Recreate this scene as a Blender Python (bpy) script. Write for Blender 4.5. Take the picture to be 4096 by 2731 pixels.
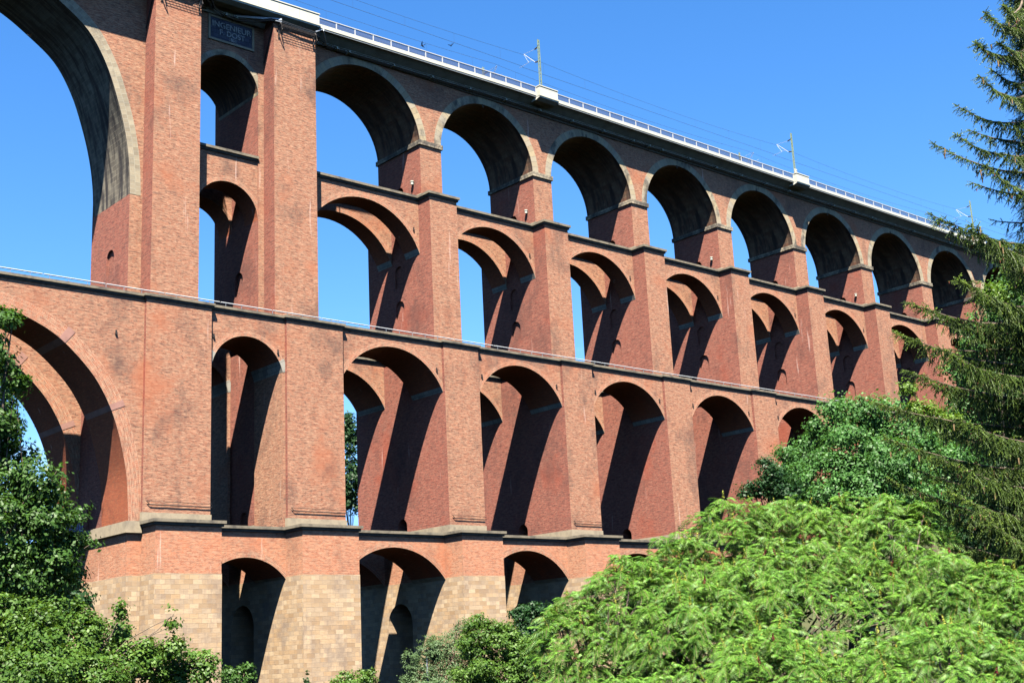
import bpy, math, random
import numpy as np
from mathutils import Matrix, Vector
random.seed(7); RNG = np.random.default_rng(11)
for o in list(bpy.data.objects): bpy.data.objects.remove(o)
scene = bpy.context.scene
COL = scene.collection

# ------------------------------------------------------------------ camera
CAM = np.array([-84.0453, -102.8805, -15.2994])
RT = np.array([0.75195991, -0.65744466, -0.04819561])
UP = np.array([-0.12326214, -0.21205071, 0.96945394])
FW = np.array([0.64758223, 0.7230498, 0.24049167])
FPX = 5182.263
cd = bpy.data.cameras.new('camera'); cam = bpy.data.objects.new('camera', cd); COL.objects.link(cam)
cd.sensor_width = 36.0; cd.lens = FPX/4096*36.0; cd.clip_start = 0.5; cd.clip_end = 5000
cam.matrix_world = Matrix([[RT[0], UP[0], -FW[0], CAM[0]], [RT[1], UP[1], -FW[1], CAM[1]], [RT[2], UP[2], -FW[2], CAM[2]], [0, 0, 0, 1]])
scene.camera = cam

# ------------------------------------------------------------------ light
SUNV = Vector((0.90, 1.0, -2.25))            # direction the light travels
EL = math.atan2(2.25, math.hypot(.9, 1.0))
AZ = math.atan2(-0.90, -1.0)                 # azimuth of the sun, from +Y towards +X
w = bpy.data.worlds.new("World"); scene.world = w; w.use_nodes = True
nt = w.node_tree; nt.nodes.clear()
sky = nt.nodes.new('ShaderNodeTexSky'); sky.sky_type = 'NISHITA'; sky.sun_disc = False
sky.sun_elevation = EL; sky.sun_rotation = AZ % (2*math.pi)
sky.altitude = 300; sky.air_density = 1.0; sky.dust_density = 0.3; sky.ozone_density = 4.0
hs = nt.nodes.new('ShaderNodeHueSaturation'); hs.inputs['Saturation'].default_value = 1.27; hs.inputs['Value'].default_value = 1.0
hs.inputs['Hue'].default_value = 0.504
bg = nt.nodes.new('ShaderNodeBackground'); bg.inputs['Strength'].default_value = 0.047
wo = nt.nodes.new('ShaderNodeOutputWorld')
cap = nt.nodes.new('ShaderNodeMix'); cap.data_type = 'RGBA'; cap.blend_type = 'DARKEN'; cap.inputs[0].default_value = 1.0   # tames the bright haze round the sun
cap.inputs[7].default_value = (1.75, 3.7, 7.0, 1)
nt.links.new(sky.outputs[0], hs.inputs['Color']); nt.links.new(hs.outputs[0], cap.inputs[6]); 
tc = nt.nodes.new('ShaderNodeTexCoord'); mpw = nt.nodes.new('ShaderNodeMapping'); mpw.inputs['Scale'].default_value = (5, 5, 16); nt.links.new(tc.outputs['Generated'], mpw.inputs[0])
nz = nt.nodes.new('ShaderNodeTexNoise'); nz.inputs['Scale'].default_value = 1.6; nz.inputs['Detail'].default_value = 7; nz.inputs['Roughness'].default_value = .6; nt.links.new(mpw.outputs[0], nz.inputs['Vector'])
r1 = nt.nodes.new('ShaderNodeMapRange'); nt.links.new(nz.outputs[0], r1.inputs[0]); r1.inputs[1].default_value = .54; r1.inputs[2].default_value = .78; r1.inputs[4].default_value = .5
sx = nt.nodes.new('ShaderNodeSeparateXYZ'); nt.links.new(tc.outputs['Generated'], sx.inputs[0])
r2 = nt.nodes.new('ShaderNodeMapRange'); nt.links.new(sx.outputs[2], r2.inputs[0]); r2.inputs[1].default_value = .27; r2.inputs[2].default_value = .17
mu = nt.nodes.new('ShaderNodeMath'); mu.operation = 'MULTIPLY'; nt.links.new(r1.outputs[0], mu.inputs[0]); nt.links.new(r2.outputs[0], mu.inputs[1])
cl = nt.nodes.new('ShaderNodeMix'); cl.data_type = 'RGBA'; nt.links.new(mu.outputs[0], cl.inputs[0]); nt.links.new(cap.outputs[2], cl.inputs[6]); cl.inputs[7].default_value = (4.6, 5.4, 6.6, 1)   # faint wisps low in the sky
nt.links.new(cl.outputs[2], bg.inputs[0]); nt.links.new(bg.outputs[0], wo.inputs[0])
sl = bpy.data.lights.new('sun', 'SUN'); sl.energy = 5.0; sl.angle = math.radians(0.5); sl.color = (1.0, 0.93, 0.80)
so = bpy.data.objects.new('sun', sl); COL.objects.link(so); so.rotation_euler = SUNV.to_track_quat('-Z', 'Y').to_euler()
scene.view_settings.view_transform = 'Standard'; scene.view_settings.look = 'None'
scene.view_settings.exposure = 2.6; scene.view_settings.gamma = 1.0; scene.view_settings.use_curve_mapping = False
scene.render.engine = 'CYCLES'
scene.cycles.max_bounces = 6; scene.cycles.diffuse_bounces = 0; scene.cycles.transparent_max_bounces = 12
scene.render.film_transparent = False

# ------------------------------------------------------------------ materials
def newmat(name):
    m = bpy.data.materials.new(name); m.use_nodes = True; nt = m.node_tree; nt.nodes.clear()
    out = nt.nodes.new('ShaderNodeOutputMaterial'); b = nt.nodes.new('ShaderNodeBsdfPrincipled')
    nt.links.new(b.outputs[0], out.inputs[0]); return m, nt, b
def N(nt, t, **kw):
    n = nt.nodes.new(t)
    for k, v in kw.items():
        if k in n.inputs: n.inputs[k].default_value = v
        else: setattr(n, k, v)
    return n
def mixc(nt, fac, a, b, mode='MIX'):
    n = nt.nodes.new('ShaderNodeMix'); n.data_type = 'RGBA'; n.blend_type = mode; n.clamp_factor = True
    for s, v in ((0, fac), (6, a), (7, b)):
        if hasattr(v, 'is_output'): nt.links.new(v, n.inputs[s])
        else: n.inputs[s].default_value = v if s == 0 else (*v, 1)
    return n.outputs[2]
def ramp(nt, src, p0, p1, v0=0., v1=1.):
    n = nt.nodes.new('ShaderNodeMapRange'); n.clamp = True
    nt.links.new(src, n.inputs[0]); n.inputs[1].default_value = p0; n.inputs[2].default_value = p1
    n.inputs[3].default_value = v0; n.inputs[4].default_value = v1; return n.outputs[0]
def uvvec(nt, sx=1., sy=1., off=(0, 0, 0)):
    u = nt.nodes.new('ShaderNodeUVMap'); mp = nt.nodes.new('ShaderNodeMapping')
    mp.inputs['Scale'].default_value = (sx, sy, 1); mp.inputs['Location'].default_value = off
    nt.links.new(u.outputs[0], mp.inputs[0]); return mp.outputs[0]
def objvec(nt, s=(1, 1, 1)):
    u = nt.nodes.new('ShaderNodeTexCoord'); mp = nt.nodes.new('ShaderNodeMapping')
    mp.inputs['Scale'].default_value = s; nt.links.new(u.outputs['Object'], mp.inputs[0]); return mp.outputs[0]
def noise(nt, vec, scale, detail=3., rough=.55):
    n = nt.nodes.new('ShaderNodeTexNoise'); n.inputs['Scale'].default_value = scale
    n.inputs['Detail'].default_value = detail; n.inputs['Roughness'].default_value = rough
    nt.links.new(vec, n.inputs['Vector']); return n.outputs[0]
def bricktex(nt, vec, c1, c2, mort, bw, bh, ms, bias=0., off=.5):
    n = nt.nodes.new('ShaderNodeTexBrick'); nt.links.new(vec, n.inputs['Vector'])
    n.inputs['Color1'].default_value = (*c1, 1); n.inputs['Color2'].default_value = (*c2, 1); n.inputs['Mortar'].default_value = (*mort, 1)
    n.inputs['Scale'].default_value = 1; n.inputs['Mortar Size'].default_value = ms; n.inputs['Mortar Smooth'].default_value = .3
    n.inputs['Bias'].default_value = bias; n.inputs['Brick Width'].default_value = bw; n.inputs['Row Height'].default_value = bh
    n.offset = off; return n
def bump(nt, b, h, strength=.4, dist=.03):
    n = nt.nodes.new('ShaderNodeBump'); n.inputs['Strength'].default_value = strength; n.inputs['Distance'].default_value = dist
    nt.links.new(h, n.inputs['Height']); nt.links.new(n.outputs[0], b.inputs['Normal'])

def brick_mat(name, base, dark, pale, mort, stain=(.13, .075, .06), stain_amt=.75, bw=.27, bh=.09):
    m, nt, b = newmat(name); v = uvvec(nt)
    bt = bricktex(nt, v, base, pale, mort, bw, bh, .010, -.25)
    bt2 = bricktex(nt, v, (1, 1, 1), (.25, .24, .26), (.9, .9, .9), bw, bh, .006, -.35)   # scattered dark headers
    c = mixc(nt, .8, bt.outputs[0], bt2.outputs[0], 'MULTIPLY')
    # horizontal course streaks
    s = noise(nt, uvvec(nt, .8, 9.), 1.0, 4, .75)
    c = mixc(nt, ramp(nt, s, .50, .64, 0, .8), c, dark)
    s2 = noise(nt, uvvec(nt, 1.2, 11., (7, 3, 0)), 1.0, 3, .75)
    c = mixc(nt, ramp(nt, s2, .52, .66, 0, .8), c, pale)
    sp = noise(nt, uvvec(nt, 2.2, 6.5, (1, 9, 0)), 1.0, 2, .8)
    c = mixc(nt, ramp(nt, sp, .52, .66, 0, .7), c, dark)
    # salmon repair areas and sooty blotches
    ov = objvec(nt)
    big = noise(nt, ov, .16, 4, .6)
    c = mixc(nt, ramp(nt, big, .56, .70, 0, .5), c, (base[0]*1.15, base[1]*.95, base[2]*.8))
    st = noise(nt, objvec(nt, (1, 1, .7)), .23, 5, .68)
    c = mixc(nt, ramp(nt, st, .52, .70, 0, stain_amt), c, stain)
    # pale lime runs
    rn = noise(nt, objvec(nt, (1.6, 1.6, .12)), 1.0, 3, .6)
    c = mixc(nt, ramp(nt, rn, .68, .78, 0, .35), c, (.62, .5, .45))
    nt.links.new(c, b.inputs['Base Color']); b.inputs['Roughness'].default_value = .9
    b.inputs['Specular IOR Level'].default_value = .15
    bump(nt, b, mixc(nt, .5, bt.outputs['Fac'], s), .35, .02)
    return m
BRICK = brick_mat('brick_front', (.200, .073, .041), (.060, .029, .024), (.36, .205, .130), (.26, .18, .125), (.046, .031, .029), .65)
BRICKL = brick_mat('brick_orange', (.275, .098, .050), (.135, .050, .032), (.385, .21, .13), (.30, .21, .15), (.065, .04, .034), .4)
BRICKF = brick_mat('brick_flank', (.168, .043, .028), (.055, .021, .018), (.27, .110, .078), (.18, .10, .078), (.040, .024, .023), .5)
RINGB = brick_mat('brick_ring', (.235, .095, .056), (.115, .048, .034), (.35, .215, .14), (.31, .235, .17), (.06, .04, .034), .3, bw=.16, bh=.30)
VAULTB = brick_mat('brick_vault', (.24, .062, .026), (.16, .042, .022), (.28, .10, .05), (.11, .05, .034), (.05, .02, .016), .4)

def stone_mat(name, a, bcol, c3, mort, bw=.75, bh=.42, ms=.012, dirt=(.08, .065, .055), dirt_lo=.55, dirt_amt=.6, uvm=True, extra=None, streak=False):
    m, nt, b = newmat(name); v = uvvec(nt)
    wob = noise(nt, v, .9, 2)
    b1 = bricktex(nt, v, a, bcol, mort, bw, bh, ms, 0., .37)
    b2 = bricktex(nt, uvvec(nt, 1, 1, (bw*3, bh*2, 0)), (1, 1, 1), (.60, .58, .60), (.85, .85, .85), bw, bh, ms, -.30, .37)
    b3 = bricktex(nt, uvvec(nt, 1, 1, (bw*1.5, bh*4, 0)), (0, 0, 0), (1, 1, 1), (0, 0, 0), bw, bh, ms, -.55, .37)
    c = mixc(nt, .9, b1.outputs[0], b2.outputs[0], 'MULTIPLY')
    c = mixc(nt, b3.outputs[0], c, c3)
    g = noise(nt, uvvec(nt, 1.2, 5), 1.6, 5, .7)
    c = mixc(nt, ramp(nt, g, .5, .75, 0, .5), c, (a[0]*.6, a[1]*.5, a[2]*.45))
    d = noise(nt, uvvec(nt, 1.1, .22) if streak else objvec(nt, (1, 1, .6)), .9 if streak else .45, 5, .6 if streak else .7)
    c = mixc(nt, ramp(nt, d, dirt_lo, dirt_lo+.14, 0, dirt_amt), c, dirt)
    if extra:
        e = noise(nt, uvvec(nt, *extra[0][:2]), 1.0, 5, .6)
        c = mixc(nt, ramp(nt, e, extra[1], extra[2], 0, extra[4]), c, extra[3])
    nt.links.new(c, b.inputs['Base Color']); b.inputs['Roughness'].default_value = .92; b.inputs['Specular IOR Level'].default_value = .15
    bump(nt, b, mixc(nt, .6, b1.outputs['Fac'], g), .5, .04)
    return m
SAND = stone_mat('sandstone_blocks', (.26, .175, .10), (.31, .235, .155), (.165, .13, .105), (.20, .16, .12), .85, .40, .014, (.12, .09, .075), .54, .55)
RINGS = stone_mat('sandstone_ring', (.22, .19, .14), (.25, .20, .125), (.16, .15, .135), (.10, .085, .07), .62, 1.3, .018, (.028, .027, .028), .52, .85)
IMPST = stone_mat('impost_stone', (.25, .21, .15), (.18, .16, .12), (.07, .065, .06), (.05, .045, .04), .55, .60, .03, (.025, .024, .025), .44, .8)
MAINR = stone_mat('sandstone_main_ring', (.19, .16, .115), (.23, .195, .14), (.12, .11, .09), (.25, .23, .18), .42, .52, .025, (.05, .04, .035), .58, .5)
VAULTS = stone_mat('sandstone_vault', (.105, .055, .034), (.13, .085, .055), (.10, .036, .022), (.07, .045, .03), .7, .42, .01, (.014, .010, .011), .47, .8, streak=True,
                   extra=((1.3, .16), .50, .64, (.009, .008, .010), .85))  # stained stone, toned down further to stand in for shade inside the arches
MAINV = stone_mat('sandstone_main_vault', (.095, .085, .068), (.14, .125, .098), (.055, .05, .045), (.17, .15, .115), .8, .5, .03, (.010, .009, .012), .48, .8, streak=True, extra=((1.4, .12), .50, .62, (.010, .009, .013), .8))  # streaked stone, blackened in the colour to deepen shade under the great arch
GRAN = stone_mat('granite_springer', (.19, .175, .15), (.23, .215, .185), (.14, .14, .135), (.09, .075, .06), .8, .5, .02, (.06, .055, .05), .58, .5)

def plain(name, col, rough=.8, var=.25, scale=1.5, metallic=0., spec=.3, obj=(1, 1, 1), dark=None):
    m, nt, b = newmat(name); ov = objvec(nt, obj)
    n1 = noise(nt, ov, scale, 5, .65); n2 = noise(nt, ov, scale*6, 3, .6)
    dk = dark or tuple(x*(1-var*1.6) for x in col)
    c = mixc(nt, ramp(nt, n1, .45, .72, 0, 1), col, dk)
    c = mixc(nt, ramp(nt, n2, .5, .8, 0, .45), c, tuple(x*(1-var) for x in col))
    nt.links.new(c, b.inputs['Base Color']); b.inputs['Roughness'].default_value = rough
    b.inputs['Metallic'].default_value = metallic; b.inputs['Specular IOR Level'].default_value = spec
    bump(nt, b, n2, .2, .02); return m
LEDGE = plain('weathered_ledge_stone', (0.118, 0.101, 0.074), .95, .5, .9, dark=(0.030, 0.027, 0.025))
LEDGEL = plain('pale_ledge_stone', (0.20, 0.165, 0.115), .95, .35, .9, dark=(0.118, 0.098, 0.074))
LEDGEU = plain('dark_ledge_underside', (0.049, 0.042, 0.034), .95, .5, 1.5, dark=(0.015, 0.015, 0.015))  # darker stone colour for the recessed courses and the wall head
WHITEC = plain('white_concrete', (0.31, 0.31, 0.262), .8, .10, 1.2)
UNDERC = plain('deck_underside_concrete', (0.40, 0.39, 0.34), .85, .25, .7)
LEAD = plain('grey_drip_strip', (0.123, 0.138, 0.148), .6, .2, 2.)
STEELW = plain('painted_steel', (0.28, 0.29, 0.30), .45, .12, 4.)
STEELD = plain('dark_cable', (0.017, 0.022, 0.030), .5, .3, 3.)
GALV = plain('galvanised_steel', (0.207, 0.226, 0.246), .4, .2, 3., metallic=.4)
GREENP = plain('pale_green_paint', (0.13, 0.17, 0.11), .6, .3, 3.)
WIREM = plain('copper_wire', (0.025, 0.034, 0.049), .6, .2, 3.)
IRON = plain('dark_iron', (0.015, 0.012, 0.012), .7, .3, 3.)
RUST = plain('rusty_track', (0.079, 0.034, 0.025), .9, .3, 3.)
SLATE = stone_mat('slate_panel', (.035, .04, .06), (.05, .055, .08), (.07, .08, .10), (.015, .015, .02), .62, .42, .02, (.10, .10, .12), .6, .4)
BLUEP = plain('blue_railing_paint', (.10, .20, .42), .5, .2, 3.)
LETTER = plain('worn_letter_stone', (.22, .225, .23), .9, .5, 2.6, dark=(.025, .028, .04))
BIRDM = plain('black_feathers', (.02, .02, .025), .7, .2, 8.)
PANEL, _nt, _b = newmat('tinted_railing_panel')
_b.inputs['Base Color'].default_value = (.035, .045, .085, 1); _b.inputs['Roughness'].default_value = .55
_tr = _nt.nodes.new('ShaderNodeBsdfTransparent'); _mx = _nt.nodes.new('ShaderNodeMixShader'); _mx.inputs[0].default_value = .68
_nt.links.new(_tr.outputs[0], _mx.inputs[1]); _nt.links.new(_b.outputs[0], _mx.inputs[2])
_nt.links.new(_mx.outputs[0], [n for n in _nt.nodes if n.type == 'OUTPUT_MATERIAL'][0].inputs[0])
BARK = plain('bark', (.10, .075, .055), .95, .4, 3.)
def leaf_mat(name, c1, c2, transl=.35, gloss=.35, c3=None, ns=.5):
    m, nt, b = newmat(name)
    geo = nt.nodes.new('ShaderNodeNewGeometry')
    c = mixc(nt, geo.outputs['Random Per Island'], c1, c2)
    n = noise(nt, objvec(nt), ns, 3, .6)
    c = mixc(nt, ramp(nt, n, .42, .62, 0, .6), c, c3 or tuple(x*.65 for x in c1))
    nt.links.new(c, b.inputs['Base Color']); b.inputs['Roughness'].default_value = max(gloss, .5); b.inputs['Specular IOR Level'].default_value = .22
    t = nt.nodes.new('ShaderNodeBsdfTranslucent'); tc = mixc(nt, .5, c, (c2[0]*1.5, c2[1]*1.5, c2[2]*.5)); nt.links.new(tc, t.inputs[0])
    mx = nt.nodes.new('ShaderNodeMixShader'); mx.inputs[0].default_value = transl
    nt.links.new(b.outputs[0], mx.inputs[1]); nt.links.new(t.outputs[0], mx.inputs[2])
    nt.links.new(mx.outputs[0], [q for q in nt.nodes if q.type == 'OUTPUT_MATERIAL'][0].inputs[0]); return m
L_MAPLE = leaf_mat('maple_leaves', (0.024, 0.063, 0.010), (0.048, 0.105, 0.019))
L_BUSH = leaf_mat('bush_leaves', (0.031, 0.079, 0.010), (0.079, 0.142, 0.021))
L_ASH = leaf_mat('ash_leaves', (.032, .095, .020), (.060, .145, .032))
L_LIME = leaf_mat('yellow_green_leaves', (0.053, 0.105, 0.010), (0.084, 0.148, 0.016))
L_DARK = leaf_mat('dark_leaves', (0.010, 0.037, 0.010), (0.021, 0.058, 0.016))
L_WILLOW = leaf_mat('willow_leaves', (0.053, 0.095, 0.037), (0.084, 0.137, 0.058))
L_SUMAC = leaf_mat('sumac_leaflets', (.034, .100, .010), (.120, .235, .030), .22, .50, (.024, .082, .012), 1.9)
L_PAN = leaf_mat('sumac_flower_panicle', (0.158, 0.179, 0.021), (0.221, 0.221, 0.031), .2, .6)
L_RED = leaf_mat('sumac_fruit', (0.084, 0.006, 0.006), (0.053, 0.010, 0.010), .05, .7)
L_SPR = leaf_mat('spruce_needles', (.028, .055, .010), (.055, .088, .014), .10, .55)
L_SPT = leaf_mat('spruce_young_tips', (.12, .19, .022), (.16, .23, .035), .2, .5)
L_CONE = leaf_mat('spruce_cones', (0.137, 0.084, 0.037), (0.190, 0.132, 0.063), .0, .8)
L_CONR = leaf_mat('spruce_red_cones', (0.105, 0.026, 0.016), (0.148, 0.048, 0.026), .0, .8)
L_FLOW = leaf_mat('white_blossom', (0.316, 0.316, 0.264), (0.369, 0.369, 0.316), .2, .8)

# ------------------------------------------------------------------ mesh helpers
class MB:
    def __init__(s): s.v = []; s.f = []; s.uv = []; s.mi = []
    def poly(s, pts, uv=None, mi=0):
        n = len(s.v); s.v += [tuple(p) for p in pts]; s.f.append(tuple(range(n, n+len(pts))))
        if uv is None:
            a = np.array(pts, float); nr = np.cross(a[1]-a[0], a[2]-a[0]); k = int(np.argmax(np.abs(nr)))
            uv = [(p[1], p[2]) if k == 0 else (p[0], p[2]) if k == 1 else (p[0], p[1]) for p in pts]
        s.uv += list(uv); s.mi.append(mi)
    def box(s, x0, x1, y0, y1, z0, z1, mi=0, skip=''):
        P = lambda x, y, z: (x, y, z)
        if 'f' not in skip: s.poly([P(x0, y0, z0), P(x1, y0, z0), P(x1, y0, z1), P(x0, y0, z1)], mi=mi)
        if 'b' not in skip: s.poly([P(x1, y1, z0), P(x0, y1, z0), P(x0, y1, z1), P(x1, y1, z1)], mi=mi)
        if 'l' not in skip: s.poly([P(x0, y1, z0), P(x0, y0, z0), P(x0, y0, z1), P(x0, y1, z1)], mi=mi)
        if 'r' not in skip: s.poly([P(x1, y0, z0), P(x1, y1, z0), P(x1, y1, z1), P(x1, y0, z1)], mi=mi)
        if 't' not in skip: s.poly([P(x0, y0, z1), P(x1, y0, z1), P(x1, y1, z1), P(x0, y1, z1)], mi=mi)
        if 'd' not in skip: s.poly([P(x0, y1, z0), P(x1, y1, z0), P(x1, y0, z0), P(x0, y0, z0)], mi=mi)
    def tube(s, pts, r, n=6, mi=0, r1=None):
        pts = [np.array(p, float) for p in pts]; rings = []
        for i, p in enumerate(pts):
            t = pts[min(i+1, len(pts)-1)]-pts[max(i-1, 0)]; t /= (np.linalg.norm(t)+1e-9)
            a = np.cross(t, (0, 0, 1.)); 
            if np.linalg.norm(a) < .05: a = np.cross(t, (0, 1., 0))
            a /= np.linalg.norm(a); b = np.cross(t, a)
            rr = r if r1 is None else r+(r1-r)*i/(len(pts)-1)
            rings.append([p+rr*(math.cos(q)*a+math.sin(q)*b) for q in [2*math.pi*k/n for k in range(n)]])
        for i in range(len(rings)-1):
            for k in range(n):
                s.poly([rings[i][k], rings[i][(k+1) % n], rings[i+1][(k+1) % n], rings[i+1][k]], [(0, 0), (.1, 0), (.1, 1), (0, 1)], mi)
        s.poly(rings[0][::-1], mi=mi); s.poly(rings[-1], mi=mi)
    def bar(s, a, b, wd, ht, mi=0):
        a = np.array(a, float); b = np.array(b, float); t = b-a; t /= np.linalg.norm(t)
        u = np.cross(t, (0, 0, 1.)); 
        if np.linalg.norm(u) < .05: u = np.array([0, 1., 0])
        u /= np.linalg.norm(u); v = np.cross(u, t); u = u*wd/2; v = v*ht/2
        A = [a-u-v, a+u-v, a+u+v, a-u+v]; B = [b-u-v, b+u-v, b+u+v, b-u+v]
        for k in range(4): s.poly([A[k], A[(k+1) % 4], B[(k+1) % 4], B[k]], mi=mi)
        s.poly(A[::-1], mi=mi); s.poly(B, mi=mi)
    def build(s, name, mats, parent=None):
        me = bpy.data.meshes.new(name)
        me.from_pydata([tuple(map(float, v)) for v in s.v], [], s.f)
        if not isinstance(mats, (list, tuple)): mats = [mats]
        for m in mats: me.materials.append(m)
        me.polygons.foreach_set('material_index', s.mi)
        ul = me.uv_layers.new(name='UVMap'); ul.data.foreach_set('uv', np.array(s.uv, np.float32).ravel())
        me.update(); o = bpy.data.objects.new(name, me); COL.objects.link(o)
        if parent: o.parent = parent
        return o
def empty(name, loc=(0, 0, 0)):
    o = bpy.data.objects.new(name, None); COL.objects.link(o); o.location = loc; o.empty_display_size = .5; return o
def tag(o, label=None, cat=None, group=None, kind=None):
    for k, v in (('label', label), ('category', cat), ('group', group), ('kind', kind)):
        if v: o[k] = v
    return o
def npmesh(name, V, F, mat, parent=None, smooth=False):
    """V (n,3) array, F (m,k) int array"""
    me = bpy.data.meshes.new(name); V = np.asarray(V, np.float32); F = np.asarray(F, np.int32)
    m, k = F.shape
    me.vertices.add(len(V)); me.vertices.foreach_set('co', V.ravel())
    me.loops.add(m*k); me.loops.foreach_set('vertex_index', F.ravel())
    me.polygons.add(m); me.polygons.foreach_set('loop_start', np.arange(0, m*k, k, dtype=np.int32)); me.polygons.foreach_set('loop_total', np.full(m, k, np.int32))
    me.update(calc_edges=True); me.materials.append(mat)
    o = bpy.data.objects.new(name, me); COL.objects.link(o)
    if parent: o.parent = parent
    return o

# ------------------------------------------------------------------ the viaduct
VI = tag(empty('railway_viaduct'), 'huge four-storey red brick railway viaduct with tiers of round arches and a sandstone base', 'bridge')
def arc_pts(x0, x1, zs, rise, n=28):
    h = (x1-x0)/2; c = (x0+x1)/2
    R = (h*h+rise*rise)/(2*rise); zc = zs+rise-R; a = math.asin(min(1, h/R))
    return [(c+R*math.sin(-a+2*a*i/n), zc+R*math.cos(-a+2*a*i/n)) for i in range(n+1)]
def normals2(pts):
    out = []
    for i in range(len(pts)):
        a = np.array(pts[max(i-1, 0)]); b = np.array(pts[min(i+1, len(pts)-1)]); t = b-a; t /= np.linalg.norm(t)
        out.append((-t[1], t[0]))
    return out
def arclen(pts):
    L = [0.]
    for a, b in zip(pts, pts[1:]): L.append(L[-1]+math.hypot(b[0]-a[0], b[1]-a[1]))
    return L
def vault(pts, ztop, y0, y1, ring=.55, wallm=None, vaultm=None, ringm=None, spring=None, springm=None, back=True, ringproud=.02, backring=False, top=True, frontblock=False):
    """one arch: spandrel wall, intrados, ring(s), springing stones"""
    mb = MB(); L = arclen(pts)
    for i in range(len(pts)-1):
        (xa, za), (xb, zb) = pts[i], pts[i+1]
        mb.poly([(xa, y0, za), (xb, y0, zb), (xb, y0, ztop), (xa, y0, ztop)])
        if back: mb.poly([(xb, y1, zb), (xa, y1, za), (xa, y1, ztop), (xb, y1, ztop)])
        mb.poly([(xa, y0, za), (xa, y1, za), (xb, y1, zb), (xb, y0, zb)], [(y0, L[i]), (y1, L[i]), (y1, L[i+1]), (y0, L[i+1])], mi=1)
        if top: mb.poly([(xa, y0, ztop), (xb, y0, ztop), (xb, y1, ztop), (xa, y1, ztop)])
    o = mb.build('arch', [wallm, vaultm], VI)
    Nn = normals2(pts)
    for (yy, sgn) in ((y0, -1), (y1, 1))[:2 if backring else 1]:
        rb = MB()
        yf = yy+sgn*ringproud
        for i in range(len(pts)-1):
            def P(j, r, y): return (pts[j][0]+Nn[j][0]*r, y, min(pts[j][1]+Nn[j][1]*r, ztop-.004))
            e = .004
            uvq = [(L[i], 0), (L[i+1], 0), (L[i+1], ring), (L[i], ring)]
            rb.poly([P(i, e, yf), P(i+1, e, yf), P(i+1, ring, yf), P(i, ring, yf)], uvq)
            rb.poly([P(i, ring, yf), P(i+1, ring, yf), P(i+1, ring, yy+.01), P(i, ring, yy+.01)], uvq)
            rb.poly([P(i+1, e, yf), P(i, e, yf), P(i, e, yy), P(i+1, e, yy)], uvq)
        rb.build('arch_ring', ringm, o)
    if spring:
        for side in (0, 1):
            sb = MB()
            idx = [i for i in range(len(pts)-1) if (L[i+1] if side == 0 else L[-1]-L[i]) <= spring+.001*len(pts)] or [0 if side == 0 else len(pts)-2]
            i0, i1 = idx[0], idx[-1]+1
            e = .012
            for i in range(i0, i1):
                def Q(j, r, y): return (pts[j][0]+Nn[j][0]*r, y, pts[j][1]+Nn[j][1]*r)
                sb.poly([Q(i, -e, y0-.035), Q(i, -e, y1+.01), Q(i+1, -e, y1+.01), Q(i+1, -e, y0-.035)], [(y0, L[i]), (y1, L[i]), (y1, L[i+1]), (y0, L[i+1])])
                fr_ = ring+.1 if frontblock else .02
                sb.poly([Q(i, -e, y0-.035), Q(i+1, -e, y0-.035), Q(i+1, fr_, y0-.035), Q(i, fr_, y0-.035)], [(L[i], 0), (L[i+1], 0), (L[i+1], ring), (L[i], ring)])
            for j in (i0, i1) if frontblock else ():
                sb.poly([Q(j, -e, y0-.035), Q(j, ring+.1, y0-.035), Q(j, ring+.1, y0), Q(j, -e, y0)])
            sb.build('springing_stone', springm, o)
    return o
def flank(mb, X, y0, y1, z0, z1, opens, mi, depth=None, tm=None):
    """wall in the plane x=X with arched openings [(yc, half, zb, zs, depth)]; depth<0 goes to -x"""
    opens = sorted(opens, key=lambda o: o[2])
    if not opens:
        mb.poly([(X, y0, z0), (X, y1, z0), (X, y1, z1), (X, y0, z1)], mi=mi); return
    z = z0
    for (yc, hw, zb, zs, dep) in opens:
        zt = zs+hw+.05
        if zb > z: mb.poly([(X, y0, z), (X, y1, z), (X, y1, zb), (X, y0, zb)], mi=mi)
        mb.poly([(X, y0, zb), (X, yc-hw, zb), (X, yc-hw, zt), (X, y0, zt)], mi=mi)
        mb.poly([(X, yc+hw, zb), (X, y1, zb), (X, y1, zt), (X, yc+hw, zt)], mi=mi)
        n = 14; A = [(yc-hw*math.cos(math.pi*i/n), zs+hw*math.sin(math.pi*i/n)) for i in range(n+1)]
        for a, b in zip(A, A[1:]): mb.poly([(X, a[0], a[1]), (X, b[0], b[1]), (X, b[0], zt), (X, a[0], zt)], mi=mi)
        if dep:
            loop = [(yc-hw, zb)]+A+[(yc+hw, zb)]
            Lp = arclen(loop)
            for k in range(len(loop)-1):
                a, b = loop[k], loop[k+1]
                mb.poly([(X, a[0], a[1]), (X+dep, a[0], a[1]), (X+dep, b[0], b[1]), (X, b[0], b[1])], [(0, Lp[k]), (abs(dep), Lp[k]), (abs(dep), Lp[k+1]), (0, Lp[k+1])], mi=mi if tm is None else tm)
            mb.poly([(X, yc-hw, zb), (X+dep, yc-hw, zb), (X+dep, yc+hw, zb), (X, yc+hw, zb)], mi=mi)
            if abs(dep) < 1: mb.poly([(X+dep, a[0], a[1]) for a in loop], mi=mi)
        z = zt
    if z < z1: mb.poly([(X, y0, z), (X, y1, z), (X, y1, z1), (X, y0, z1)], mi=mi)
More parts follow.
